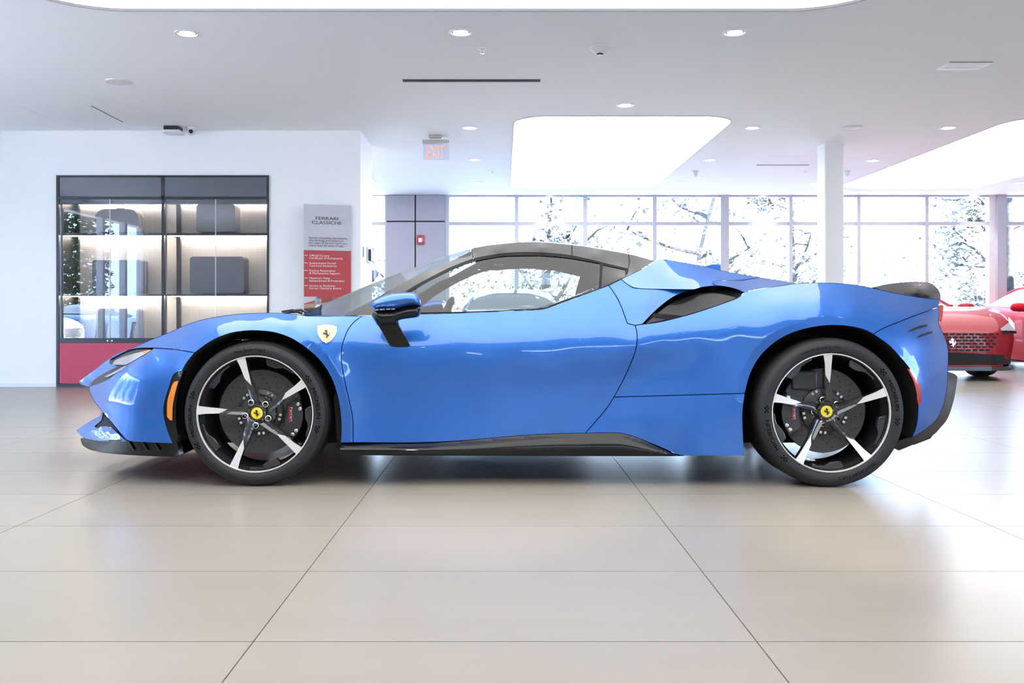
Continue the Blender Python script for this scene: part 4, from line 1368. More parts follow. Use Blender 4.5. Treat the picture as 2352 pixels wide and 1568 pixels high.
# ---- nose blade and headlamps
NO = tps([(184, 875, .22), (190, 869, .24), (220, 847, .34), (246, 826, .43), (252, 838, .47), (290, 833, .66), (262, 846, .55), (240, 857, .46), (215, 874, .36), (206, 886, .38), (189, 882, .24)])
panel('nose', cat(cr([(189, 882.5), (184.4, 874.8), (190, 869), (219.8, 847), (246.6, 826), (252, 824)]), cr([(252, 836), (272, 836), (291, 833)]), cr([(291, 833), (262, 846), (240, 857), (217, 872), (206, 886), (200, 887.5), (189, 882.5)])), NO, 'blue', g=5, inset=0.3, skirt=0.02)
hl_poly = cat(headtop, headbot, cr([(206, 886), (217, 872), (240, 857), (262, 846), (291, 833)]), [(252, 836)])
HL = lambda x, y: flank(x, y) - 0.02
hl = panel('headlamp', hl_poly, HL, 'gloss_black', g=5, inset=-0.5, skirt=0.02)
panel('lens', cat(cr([(258, 836), (266, 826), (296, 814.5), (325, 807), (347, 804.5)]), cr([(345, 806), (323, 819), (293, 836), (284, 838), (258, 837)])), flank, 'lens_white', parent=hl, g=5, inset=0.5, skirt=0.004, off=-0.006)
panel('lens', cat(cr([(238, 865), (262, 853), (282, 842), (291, 838)]), cr([(290, 840), (281, 848.5), (262, 859), (247, 866)])), flank, 'lens_white', parent=hl, g=5, inset=0.3, skirt=0.004, off=-0.006)
panel('turn_signal', cat(cr([(326, 807), (337, 804), (347, 803.5), (343, 807), (334, 812.5)])), flank, 'amber', parent=hl, g=4, inset=0.2, skirt=0.003, off=0.0)

# ---- across the car: hood, nose underside, rear panels
def lift(poly, wf): 
    a = np.array(poly)
    w = wf(a[:, 0], a[:, 1])
    return [wp(x, y, q) for (x, y), q in zip(poly, w)]
hc = lift(hoodcrest, flank)
bridge('hood', hc, 'blue', 16, dz=[-0.02 - 0.05 * min(1, i / 40) for i in range(len(hc))], power=4)
nz = lift(cr([(252, 824), (246.6, 826), (219.8, 847), (190, 869), (184.4, 874.8), (189, 882.5), (200, 887)]), NO)
bridge('nose_bridge', nz, 'blue', 12, dx=[-0.02 - 0.012 * k / 6 for k in range(len(nz))], dz=-0.012)
bf = lift(cr([(205, 889), (205, 898), (216, 921), (235, 945.6), (250, 963), (269.5, 986), (285, 1005)]), flank)
bridge('grille', bf, 'black_plastic', 12, dx=-0.08)
cowl = lift(cr([(697, 724), (711, 726), (760, 726.3), (800, 725.8), (850, 725), (905, 723)]), flank)
bridge('cowl', [(x, y + 0.02, z - 0.012) for x, y, z in cowl], 'matte_black', 8, dz=-0.05)
rc = lift(rcrest[18:], flank)
bridge('rear_deck', rc, 'blue', 16, dz=[-0.03 - 0.02 * i / len(rc) for i in range(len(rc))], power=4)
bridge('deck_well', [(x, y + 0.004, z - 0.004) for x, y, z in lift(rcrest[:20], flank)], 'blue', 12, dz=-0.08, power=6)
rr = lift(rb_out, flank)
bridge('rear_fascia', rr, 'gloss_black', 12, dx=[0.06] * len(rr))
er = lift(cat(bt_ridge, cr([(1749, 637), (1790, 644), (1829, 650.2)])), lambda x, y: np.where(x < 1749, BT(x, y), EN(x, y)))
bridge('engine_cover', er, 'dark_glass', 12, dz=-0.02)

# ---- carbon tail spoiler
SPF = tps([(2008, 660, .60), (2054, 650, .48), (2107, 646.6, .36), (2134, 649, .37), (2153, 662, .44), (2160, 678, .48), (2158, 688, .55), (2080, 676, .60), (2120, 684, .60), (2110, 660, .55)])
sp_top = cr([(2006, 659.5), (2030, 653.5), (2054, 650), (2080, 647.5), (2107.5, 646.6), (2134, 649), (2146, 655), (2154, 664), (2159.5, 676), (2160, 687)])
spo = panel('tail_spoiler', cat(sp_top, [(2150, 690), (2106, 685), (2056, 676)]), SPF, 'carbon', g=5, inset=0, skirt=0.02)
bridge('spoiler_bridge', lift(sp_top, SPF), 'carbon', 12, dz=-0.01)
panel('spoiler_scoop', cat(cr([(2076, 673), (2095, 672), (2120, 675), (2136, 679), (2134, 683), (2110, 681)])), SPF, 'gloss_black', parent=spo, g=4, inset=0, skirt=0.0, off=0.004)
# antenna fin on the engine cover
b = MB()
b.prism([(1618, 612.5), (1628, 608), (1640, 606.6), (1655.5, 606.8), (1656, 624), (1620, 620)], lambda a, q, d: P(a, q, YC + d), -0.012, 0.012)
b.build('antenna_fin', 'blue', car, bevel=0.003)

# ---- tail lamp, vents, reflectors
TLF = lambda x, y: np.full(len(np.ravel(x)), .56)
tl = panel('tail_lamp', cat(cr([(2153, 702), (2160, 700), (2167, 700.5)]), cr([(2167, 701), (2166, 718), (2163, 737), (2157, 737.5), (2152, 730)])), TLF, 'tail_red', g=4, inset=0, skirt=0.06, off=0.02)
for poly in ([(2083.4, 761), (2096, 754.5), (2114, 747.5), (2129, 745), (2128, 749.5), (2112, 754), (2094, 760.5)], [(2105, 774.7), (2113, 769.5), (2128, 763.5), (2141, 760.8), (2140, 765), (2126, 769.5), (2112, 775)]):
    panel('vent_slot', cr(poly + [poly[0]], 3)[:-1], flank, 'matte_black', g=4, inset=0, skirt=0.0, off=0.002)
rt = panel('arch_trim', cat(cr([(418.8, 851), (399.7, 859.5), (390, 884.4), (377.7, 926.5), (376.7, 953), (384.4, 985.8), (397.8, 1018.4)]), [(405, 1018)], cr([(409, 1000), (404, 965), (405, 925), (411, 885), (421, 851)])), lambda x, y: flank(x, y), 'gloss_black', g=6, inset=0.6, skirt=0.05, off=-0.004)
panel('side_marker', cat(cr([(410, 874), (397.8, 878.7), (390, 900), (384, 922.7), (383.4, 957)]), [(391, 965.7), (396, 964.8)], cr([(396, 950), (396.8, 932), (402.5, 901.6), (410, 874)])), flank, 'amber', parent=rt, g=5, inset=0.3, skirt=0.004, off=0.004)
panel('rear_reflector', cat(cr([(2083, 845.6), (2098, 852), (2110, 876), (2117, 898), (2117.5, 922)]), [(2110, 934.5)], cr([(2107, 920), (2104, 895), (2095, 868), (2083, 845.6)])), flank, 'red_lens', g=5, inset=0.2, skirt=0.004, off=0.004)

# ---- side skirt
skx = np.array([p[0] for p in R_(doorbot)] + [p[0] for p in skirttop[1:]]); sky_ = np.array([p[1] for p in R_(doorbot)] + [p[1] for p in skirttop[1:]])
def SK(x, y):
    top = np.interp(x, skx, sky_)
    t = np.clip((y - top) / np.maximum(1048 - top, 8), -0.2, 1.0)
    t2 = np.clip(t / 0.62, 0, 1)
    return 0.926 + 0.046 * np.sin(t2 * PI / 2) - 0.012 * np.clip((t - 0.62) / 0.38, 0, 1) ** 2
panel('side_skirt', cat(R_(skirttop)[0:1], [(1560, 1047.5), (1400, 1047.5), (1200, 1047), (900, 1046), (779, 1044.6), (783, 1017)], R_(doorbot), skirttop), SK, 'gloss_black', g=7, inset=0.2, skirt=0.05)

# ---- front splitter
FS = tps([(177, 992, .30), (181, 984, .28), (204, 969, .36), (225, 958, .46), (252, 980, .70), (233, 979, .58), (208, 990, .46), (187, 1001, .36), (290, 1013, .86), (237, 1012, .66), (198, 1007, .45), (185, 1009, .36), (195, 1026, .46), (224, 1037, .62), (304, 1045, .86), (405, 1049, .93), (407, 1016, .93), (340, 1015, .90)])
panel('splitter_wing', cat(cr([(187, 1001), (178, 994), (177, 991), (181.5, 984), (204, 968.6), (226, 957), (234, 948)]), cr([(236, 952), (232, 966), (218, 978), (224, 982), (233, 979)]), cr([(233, 979), (208, 990), (187, 1001)])), FS, 'blue', g=5, inset=0.2, skirt=0.03)
FS2 = tps([(187, 1001, .44), (208, 990, .53), (233, 979, .61), (252, 980, .70), (268, 993, .77), (290, 1013, .87), (237, 1012, .665), (198, 1007, .49)])
panel('splitter_flank', cat(cr([(187, 1001), (208, 990), (233, 979)]), cr([(233, 979), (252, 980), (268, 993), (290.6, 1013.6)]), cr([(290.6, 1013.6), (237, 1012.6), (198.7, 1007), (187, 1001)])), FS2, 'blue', g=5, inset=0.0, skirt=0.03)
panel('intake_mesh', cat([(233, 948), (250, 964), (272, 991), (254, 982), (233, 981), (216, 980)]), FS, 'matte_black', g=5, inset=0, skirt=0.01, off=-0.02)
spl = panel('splitter', cat(cr([(185, 1009), (188, 1018), (195, 1026), (223.6, 1036.6), (262, 1042), (304, 1045), (405.4, 1049)]), [(411, 1045), (407, 1014)], cr([(395, 1016), (320, 1013), (294, 1009), (237, 1010), (198.7, 1005), (185, 1007)])), FS, 'gloss_black', g=6, inset=0, skirt=0.06, off=-0.006)
for k, x in enumerate((293, 324, 351)):
    panel('fin', [(x, 1014), (x + 2.5, 1014), (x + 15, 1034), (x + 12, 1034)], FS, 'carbon', parent=spl, g=5, inset=0, skirt=0.01, off=0.008)
sb = lift(cr([(185, 1009), (195, 1026), (223.6, 1036.6), (304, 1045), (405.4, 1049)]), FS)
bridge('splitter_floor', sb, 'matte_black', 10, dx=[-0.05 * (1 - i / len(sb)) for i in range(len(sb))])
st = lift(cr([(187, 1001), (177, 991), (181.5, 984), (204, 968.6), (226, 957)]), FS)
bridge('splitter_lip', st, 'blue', 12, dx=-0.05)

# ---- rear diffuser
DF = tps([(2177, 855, .70), (2197, 863, .60), (2198, 871, .58), (2190, 919, .62), (2177, 960, .68), (2142, 1000, .74), (2065, 1034, .86), (2054, 1029, .90), (2094, 1005, .90), (2150, 965, .80), (2166, 933, .76), (2174, 898, .73)])
df_out = cr([(2177, 853.5), (2190, 857.5), (2197.5, 863), (2198.6, 871), (2190.6, 919), (2177, 959.5), (2160, 982), (2142, 999.7), (2104, 1018), (2064.7, 1034.5)])
panel('diffuser', cat(df_out, [(2054, 1029), (2064, 1012), (2094, 1003)], cr([(2094, 1003), (2118, 990), (2150, 963), (2166, 931), (2174.5, 896), (2177.5, 853.5)])), DF, 'gloss_black', g=5, inset=0, skirt=0.03)
bridge('diffuser_floor', lift(df_out, DF), 'matte_black', 10, dx=0.02)
panel('diffuser_fin', [(2144, 997), (2137, 1007), (2098, 1022), (2096, 1015), (2120, 1003)], lambda x, y: DF(x, y) - 0.18, 'matte_black', g=5, inset=0, skirt=0.02)

# ---- greenhouse
GH = tps([(905, 723, .80), (905, 716, .795), (1000, 717, .80), (1102, 714, .80), (1241, 708, .79), (1265, 701, .785), (1306, 687, .765), (1375, 664, .735), (1428, 641, .705), (868, 724, .80), (808, 715, .78), (790, 724.5, .785), (850, 692, .735),
          (900, 664, .69), (966, 629, .625), (1000, 615.5, .595), (1041, 596, .56), (1081, 577, .525),
          (945, 663, .715), (1000, 633, .67), (1041, 614, .635), (1090, 597, .605), (1143, 587, .59), (1184, 584, .585), (1245, 584, .58), (1310, 590, .58), (1380, 604, .585), (1439, 617, .60), (1446, 628, .63), (1480, 614, .58),
          (1085, 570, .525), (1122, 563, .52), (1184, 556.7, .515), (1245, 556, .512), (1306, 561.4, .512), (1367, 569.6, .512), (1443, 583, .515), (1480, 592, .515), (1505, 599, .515),
          (1100, 660, .725), (1241, 650, .715), (1330, 645, .695), (1143, 573, .568), (1245, 570, .563), (1367, 585, .563)])
WS = tps([(695, 723.4, .25), (732, 703.5, .20), (793, 676.7, .18), (854, 651.5, .17), (940, 619, .17), (1000, 596, .17), (1041, 582, .20), (1080, 570.5, .30),
          (790, 724.5, .785), (808, 715, .78), (850, 692, .735), (900, 664, .69), (966, 629, .625), (1000, 615.5, .595), (1041, 596, .56), (1081, 577, .525), (745, 725, .62)])
ws_sil = cr([(695, 723.4), (732, 703.5), (793, 676.7), (854, 651.5), (882, 640), (940, 618.5), (1000, 596), (1041, 582), (1080, 571)])
ap_up = cr([(790, 724.5), (808, 715), (850, 692), (900, 664), (966, 628.7), (1000, 615.5), (1041, 596), (1081, 577.5)])
panel('windscreen', cat(ws_sil, R_(ap_up)), WS, 'screen_glass', g=8, inset=0, skirt=0)
bridge('windscreen_centre', lift(ws_sil, WS), 'screen_glass', 8, dz=0.004, dx=-0.004)
ap_lo = cr([(868, 724), (905, 690), (945, 661), (1000, 631), (1041, 611), (1086, 594)])
panel('a_pillar', cat(ap_up, [(1084, 571), (1086, 594)], R_(ap_lo)), GH, 'roof_black', g=7, inset=0.3, skirt=0.04)
rail_lo = cr([(1086, 594), (1143, 584), (1184, 580), (1224.5, 579.8), (1266, 582), (1306, 586), (1345, 594), (1381.6, 603), (1439, 616.5)])
roof_up = cr([(1081, 570.6), (1122, 563), (1184, 556.7), (1215, 555.6), (1245, 556), (1306, 561.4), (1367, 569.6), (1443, 583), (1480, 592), (1505, 599)])
def between(seg, x0, x1): return [p for p in seg if x0 < p[0] < x1]
panel('roof_rail', cat([(1083, 570.4)], between(roof_up, 1084, 1312), [(1313.5, 562.2), (1314, 587.6)], R_(between(rail_lo, 1088, 1313)), [(1087, 594)]), GH, 'roof_black', g=7, inset=0.8, skirt=0.02)
panel('roof_rail', cat([(1313.5, 562.2)], between(roof_up, 1314, 1442), [(1443.5, 583.2), (1446, 600), (1443, 617.5)], R_(between(rail_lo, 1315, 1439)), [(1314, 587.6)]), GH, 'roof_black', g=7, inset=0.8, skirt=0.02)
panel('c_pillar', cat([(1443.5, 583.2)], between(roof_up, 1444, 1505), [(1505, 599), (1480, 614.5), (1430, 640), (1441, 628), (1446, 600)]), GH, 'roof_black', g=7, inset=0.6, skirt=0.02)
rtop = lift(roof_up, GH)
bridge('roof', rtop, 'roof_black', 14, dz=0.03)
panel('rail_lining', cat(roof_up, [(1480, 612), (1444, 626)], [(x, y + 13 * min(1, (x - 1080) / 60)) for x, y in R_(rail_lo)], R_(ap_lo), ap_up), GH, 'headliner', g=10, inset=1.5, skirt=0.0, off=-0.03)
hl_pts = [(x, y + 0.03, z - 0.03) for x, y, z in rtop]
bridge('headliner', hl_pts, 'headliner', 10, dz=0.025)
gl_up = cr([(905, 697), (945, 668), (1000, 637), (1041, 618.6), (1092, 599.6), (1143, 590), (1184, 587), (1245, 587.3), (1310, 592.7), (1379, 605)])
gl_lo = cr([(1375, 662.8), (1306, 686.5), (1265, 701), (1241, 707.5), (1102, 714), (1000, 716.8), (905, 718)])
gpoly = cat(gl_up, gl_lo)
qg = cat([(1385, 607.5), (1437, 619.5), (1437, 634), (1380, 661)])
tr_out = cat([(868, 724)], ap_lo[1:], rail_lo, [(1445, 617), (1444, 630), (1428, 641.5), (1398, 655.5)], R_(belt[6:]), [(870, 725.5)])
panel('window_trim', tr_out, GH, 'trim_black', g=6, inset=0.0, skirt=0.015, holes=[gpoly, qg])
panel('side_window', gpoly, GH, 'car_glass', g=10, inset=-0.8, skirt=0, off=-0.005)
panel('quarter_window', qg, GH, 'dark_glass', g=8, inset=-0.8, skirt=0, off=-0.005)

# ---- door mirror
def inflate(name, poly, Y, hf, hb, m, parent, R=14.0, g=4.0, wtilt=None):
    """rounded solid whose outline is given in photo pixels at distance Y"""
    pv, tr, bd = mesh2d(poly, g)
    d = np.minimum(dist_to(poly, pv) / R, 1)
    pr = np.sqrt(np.maximum(0, 1 - (1 - d) ** 2))
    def side(h):
        Yv = Y + (wtilt(pv[:, 0], pv[:, 1]) if wtilt else 0) + h * pr
        return np.c_[(pv[:, 0] - CX) * Yv / F, Yv, H - (pv[:, 1] - CY) * Yv / F]
    n = len(pv)
    b = MB()
    b.add(np.r_[side(-hf), side(hb)], [tuple(t) for t in tr] + [tuple(t[::-1] + n) for t in tr])
    bm_fs = []
    for i, j in bd: bm_fs.append((i, j, j + n, i + n))
    b.f += bm_fs
    return b.build(name, m, parent, smooth=True, angle=60)
mshell = inflate('door_mirror', cat(cr([(849, 699), (862, 687.5), (885, 677.5), (915.5, 671.6), (946, 671.4), (958, 677), (965, 688), (967, 701)]), cr([(967, 702.5), (938, 703), (909, 710), (860.4, 711.5)])), 4.17, 0.05, 0.07, 'blue', car, 22)
NEAR.append(mshell)
inflate('mirror_base', cat([(852.8, 722), (860.4, 712.5)], cr([(875, 711), (909, 709.5), (938, 702.5), (967, 702)]), cr([(967, 713), (963, 725.7), (955, 729)]), cr([(955, 729), (923, 733.4), (914, 738), (914.5, 745)]), [(868, 748.5)], cr([(866, 745.6), (858, 733), (852.8, 722)])), 4.175, 0.048, 0.065, 'gloss_black', mshell, 20)
MA = tps([(866, 742, 1.03), (915, 738, 1.03), (941, 793, .945), (900, 795, .945), (880, 765, .985), (925, 765, .985)])
panel('mirror_arm', cat([(865.5, 743)], [(914, 737)], cr([(915.5, 747), (928, 769), (941.5, 793)]), cr([(938.5, 795.5), (915.5, 797), (900, 794.6), (892.6, 788.5)]), cr([(892.6, 788.5), (880, 766), (869.6, 748.7), (865.5, 743)])), MA, 'gloss_black', parent=mshell, g=5, inset=0, skirt=0.035, off=0.0)
for x0, x1, y in ((862, 869, 711.5), (872, 884, 710.8), (887, 897, 710.2), (899, 907, 709.8)):
    MB().add([P(x0, y - 1.4, 4.118), P(x1, y - 1.8, 4.118), P(x1, y + 0.4, 4.118), P(x0, y + 0.8, 4.118), P(x0, y - 1.4, 4.14), P(x1, y - 1.8, 4.14), P(x1, y + 0.4, 4.14), P(x0, y + 0.8, 4.14)],
             [(0, 1, 2, 3), (4, 7, 6, 5), (0, 4, 5, 1), (1, 5, 6, 2), (2, 6, 7, 3), (3, 7, 4, 0)]).build('indicator', 'chrome', mshell)
MB().add([P(962, 684, 4.2), P(966.5, 700, 4.2), P(964, 722, 4.2), P(962, 722, 4.33), P(964, 700, 4.33), P(960, 684, 4.33)], [(0, 1, 4, 5), (1, 2, 3, 4)]).build('mirror_glass', 'chrome', mshell, fix=False)

# ---- prancing horse silhouette (unit: cap radius), drawn from the wheel cap
HORSE = [[(690, 760), (712, 735), (720, 748), (745, 750), (757, 785), (747, 820), (765, 848), (790, 875), (782, 898), (762, 905), (750, 928), (735, 938), (726, 926), (722, 905), (728, 880), (700, 858), (672, 852), (655, 842), (640, 830), (655, 818), (668, 808), (690, 820), (706, 815), (713, 798), (700, 788), (684, 792), (681, 775)],
         [(772, 893), (794, 872), (797, 852), (786, 828), (787, 810), (796, 806), (803, 830), (808, 858), (800, 880), (780, 902)],
         [(672, 812), (652, 806), (648, 828), (652, 848), (642, 838), (640, 812), (655, 796), (680, 806)],
         [(668, 850), (660, 868), (668, 880), (656, 872), (652, 858), (660, 846)],
         [(730, 920), (706, 918), (688, 924), (704, 930), (732, 932)],
         [(733, 934), (742, 950), (728, 964), (738, 962), (752, 950), (746, 930)]]
HORSE = [[((u - 727) / 162, (v - 845) / 162) for u, v in p] for p in HORSE]
def horse(name, m, parent, fn):
    b = MB()
    for p in HORSE:
        b.add([fn(u, v) for u, v in p], tri_poly(p))
    return b.build(name, m, parent, fix=False)

# ---- shield badge on the front fender
SHD = cat(cr([(730, 748.2), (740, 746.2), (750.7, 745.4), (762, 747.2), (773.5, 750)]), cr([(773.5, 750), (772.6, 761.5), (767.7, 772), (759.4, 782), (749.4, 789.7)]), cr([(749.4, 789.7), (740, 782), (732.4, 771.5), (729.5, 760), (730, 748.2)]))
bdg = panel('shield_badge', SHD, flank, 'chrome', g=4, inset=0, skirt=0.008, off=0.006)
panel('shield_field', inset_poly(SHD, 2.0), flank, 'shield_yellow', parent=bdg, g=4, inset=0, skirt=0, off=0.0068)
panel('shield_band', cat(cr([(731.5, 749.8), (740, 747.9), (750.7, 747.2), (762, 748.8), (772, 751.4)]), cr([(772, 754), (762, 751.2), (750.7, 749.8), (740, 750.2), (731.5, 752)])), flank, 'white_print', parent=bdg, g=4, inset=0, skirt=0, off=0.0075)
def on_flank(px, py, off):
    w = float(flank(np.array([px]), np.array([py]))[0]) + off
    return wp(px, py, w)
horse('emblem', 'black_print', bdg, lambda u, v: on_flank(749.7 + u * 15.5, 766.5 + v * 15.5, 0.009))
for ch, x in (('S', 744.5), ('F', 755)):
    lettering(ch, 4.2, lambda u, v, x=x: on_flank(x + u, 782 - v, 0.009), 'lettering', 'black_print', bdg)

# ---- wheels
def wheel(Xh, Zh, Yr, Rr, Rt, wid, rot, inset, cal, name_side):
    """Yr = plane of the rim lip, Rr rim lip radius, Rt tyre radius; angles clockwise from the top"""
    def pt(a, b_, d=0.0): return (Xh + a * Rr, Yr - d, Zh - b_ * Rr)        # b_ down, d towards the viewer
    rm = MB()
    rm.lathe([(Rr, 0.0), (Rr * 0.985, -0.012), (Rr * 0.93, -0.045), (Rr * 0.90, -wid * 0.75), (Rr * 0.97, -wid * 0.95)], 64, axis='y', c=(Xh, Yr, Zh))
    rm.f = rm.f[:-2]
    w = rm.build('wheel', 'rim_dark', car, smooth=True, angle=50, fix=False)
    NEAR.append(w)
    ty = MB()
    e = Rt - Rr
    ty.lathe([(Rr - 0.004, -0.01), (Rr + 0.003, 0.004), (Rr + 0.2 * e, 0.012), (Rr + 0.5 * e, 0.014), (Rr + 0.55 * e, 0.0125), (Rr + 0.8 * e, 0.004), (Rt - 0.006, -0.014), (Rt - 0.001, -0.034), (Rt, -0.06), (Rt, -wid + 0.04), (Rt - 0.008, -wid + 0.01), (Rr + 0.5 * e, -wid - 0.012), (Rr, -wid + 0.01)], 96, axis='y', c=(Xh, Yr, Zh), close=True)
    ty.build('tyre', 'rubber', w, smooth=True, angle=40)
    MB().lathe([(Rr + 0.0015, -0.002), (Rr + 0.0005, 0.005), (Rr - 0.003, 0.0055), (Rr - 0.0055, 0.001), (Rr - 0.0055, -0.004)], 96, axis='y', c=(Xh, Yr, Zh), close=True).build('rim_lip', 'machined', w, smooth=True, angle=60)
    def dep(r): return -inset * np.clip(1 - r, 0, 1) ** 1.15
    # hub plate
    MB().lathe([(0.085 * Rr, -inset + 0.004), (0.13 * Rr, -inset + 0.004), (0.16 * Rr, -inset - 0.004), (0.30 * Rr, -inset - 0.012), (0.32 * Rr, -inset - 0.04)], 48, axis='y', c=(Xh, Yr, Zh)).build('hub', 'rim_dark', w, smooth=True)
    body = cr([(-.205, -.985), (-.157, -.833), (-.122, -.62), (-.092, -.40), (-.07, -.22)], 5) + cr([(-.16, -.05), (0, .02), (.16, -.05)], 3) + cr([(.08, -.20), (.045, -.36), (.0, -.50), (-.022, -.632), (-.035, -.8), (-.042, -.985)], 5)
    face = cr([(-.203, -.985), (-.155, -.833), (-.128, -.70), (-.108, -.615)], 5) + cr([(-.108, -.615), (-.062, -.555), (-.021, -.495)], 4)[1:] + cr([(-.021, -.495), (-.024, -.632), (-.036, -.8), (-.045, -.985)], 5)[1:]
    for k in range(5):
        t = math.radians(rot + 72 * k)
        cs, sn2 = math.cos(t), math.sin(t)
        def rot2(a, b_): return a * cs - b_ * sn2, a * sn2 + b_ * cs
        for nm, poly, mm, lift_, sk in (('spoke', body, 'rim_dark', 0.0, 0.03), ('spoke_face', face, 'machined', 0.0015, 0.003)):
            pv, tr, bd = mesh2d(poly, 0.03)
            r = np.hypot(pv[:, 0], pv[:, 1])
            d = dist_to(poly, pv)
            h = dep(r) + lift_
            if nm == 'spoke':
                h = h - 0.010 * np.clip((d - 0.012) / 0.03, 0, 1) * np.clip((0.62 - r) / 0.2, 0, 1) - 0.002
            vs = []
            for (a, b_), hh in zip(pv, h):
                q = rot2(a, b_)
                vs.append(pt(q[0], q[1], hh))
            n = len(vs)
            mb = MB()
            mb.add(vs, [tuple(q) for q in tr])
            for i, j in bd:
                mb.add([vs[i], vs[j], (vs[j][0], vs[j][1] + sk, vs[j][2]), (vs[i][0], vs[i][1] + sk, vs[i][2])], [(0, 1, 2, 3)])
            mb.build(nm, mm, w, smooth=True, angle=40)
        # stepped blade on the barrel between two spokes
        bl = [(.279, -.905), (.279, -.80), (.34, -.765), (.43, -.727), (.553, -.718), (.64, -.66), (.70, -.60), (.745, -.615)] + [(0.965 * math.sin(math.radians(q)), -0.965 * math.cos(math.radians(q))) for q in (46, 40, 34, 28, 22, 18)]
        mb = MB()
        mb.prism([rot2(a, b_) for a, b_ in bl], lambda a, b_, d: pt(a, b_, d), -0.022, -0.05)
        mb.build('rim_blade', 'rim_dark', w, smooth=True, bevel=0.004)
        # wheel bolt
        a0 = math.radians(rot + 72 * k - 22)
        bx_, bz_ = 0.212 * math.sin(a0), -0.212 * math.cos(a0)
        c = pt(bx_, bz_, -inset + 0.004)
        bo = MB().lathe([(0.0145, -0.012), (0.0145, 0.002), (0.0115, 0.004), (0.010, 0.001), (0.0095, -0.006), (0, -0.006)], 20, axis='y', c=c).build('bolt', 'chrome', w, smooth=True)
        MB().lathe([(0.0185, -0.012), (0.0185, -0.004), (0.015, -0.004)], 20, axis='y', c=c).build('bolt_seat', 'gloss_black', w, smooth=True)
        # chrome clip on the disc bell
        a1 = math.radians(rot + 72 * k + 10 + 28)
        c = pt(0.366 * math.sin(a1), -0.366 * math.cos(a1), -0.085)
        ca, sa = math.cos(a1), math.sin(a1)
        mb = MB()
        for s0, s1 in ((-0.016, -0.005), (0.005, 0.016)):
            v = [(c[0] + u * ca - q * -sa, c[1] - d, c[2] - u * sa + q * ca) for d in (0, 0.008) for u, q in ((s0, -.006), (s1, -.006), (s1, .006), (s0, .006))]
            mb.add(v, [(0, 3, 2, 1), (4, 5, 6, 7), (0, 1, 5, 4), (1, 2, 6, 5), (2, 3, 7, 6), (3, 0, 4, 7)])
        mb.build('disc_clip', 'chrome', w)
    cp = MB().lathe([(0.101 * Rr, -inset + 0.002), (0.101 * Rr, -inset + 0.008), (0.094 * Rr, -inset + 0.010), (0, -inset + 0.011)], 40, axis='y', c=(Xh, Yr, Zh)).build('wheel_cap', 'yellow', w, smooth=True, angle=30)
    horse('emblem', 'black_print', w, lambda u, v: (Xh + u * 0.094 * Rr, Yr - (-inset + 0.0125), Zh - v * 0.094 * Rr))
    # brake disc
    dc = (Xh, Yr + 0.105, Zh)
    MB().lathe([(0.105, 0.0), (0.198, 0.0), (0.199, -0.004), (0.199, -0.03), (0.105, -0.03)], 64, axis='y', c=dc, close=True).build('brake_disc', 'disc', w, smooth=True)
    MB().lathe([(0.0, 0.03), (0.08, 0.03), (0.108, 0.012), (0.11, -0.004)], 48, axis='y', c=dc).build('disc_bell', 'caliper', w, smooth=True)
    mb = MB()
    for q in range(15):
        for j, rr_ in enumerate((0.118, 0.137, 0.156, 0.176)):
            a = 2 * PI * (q / 15 + j * 0.018)
            ccx, ccz = Xh + rr_ * math.cos(a), Zh + rr_ * math.sin(a)
            mb.add([(ccx + 0.0032 * math.cos(k * PI / 3), dc[1] - 0.0006, ccz + 0.0032 * math.sin(k * PI / 3)) for k in range(6)], [(0, 1, 2, 3, 4, 5)])
    tag(mb.build('disc_hole', 'matte_black', w, fix=False), kind='stuff')
    # caliper: an arc over the disc with lettering
    a0, a1 = cal
    arc = []
    for k in range(13):
        a = math.radians(a0 + (a1 - a0) * k / 12); rr_ = 0.208 - 0.006 * ((k - 6) / 6) ** 2
        arc.append((rr_ * math.sin(a), rr_ * math.cos(a)))
    for k in range(13):
        a = math.radians(a1 + (a0 - a1) * k / 12); rr_ = 0.128 + 0.012 * abs(k - 6) / 6
        arc.append((rr_ * math.sin(a), rr_ * math.cos(a)))
    cl = MB()
    cl.prism(arc, lambda u, v, d: (Xh + u, Yr - d, Zh + v), -0.062, -0.10)
    cl = cl.build('caliper', 'caliper', w, bevel=0.008)
    am = math.radians((a0 + a1) / 2)
    for q in (-0.8, -0.55, 0.55, 0.8):
        a = am + math.radians(a1 - a0) / 2 * q
        rr_ = 0.19 if abs(q) > 0.7 else 0.196
        MB().lathe([(0.009, -0.008), (0.009, 0.006), (0.006, 0.008), (0, 0.008)], 12, axis='y', c=(Xh + rr_ * math.sin(a), Yr + 0.062, Zh + rr_ * math.cos(a))).build('caliper_bolt', 'brushed', w, smooth=True)
    return w, pt

RIMF = (585.8, 951.2); RIMR = (1909.0, 945.4)
YF_, YR_ = 4.24, 4.215
wf_, ptf = wheel(HUBF, 0.3345, YF_, 0.2693, 0.3360, 0.245, -7.2, 0.040, (72, 128), 'front')
wr_, ptr = wheel(HUBR, 0.3425, YR_, 0.2725, 0.3445, 0.305, 3.9, 0.065, (238, 296), 'rear')
boxo('spring_mount', 'caliper', wr_, HUBR - 0.15, HUBR - 0.03, YR_ + 0.09, YR_ + 0.13, 0.44, 0.53, bevel=0.01)

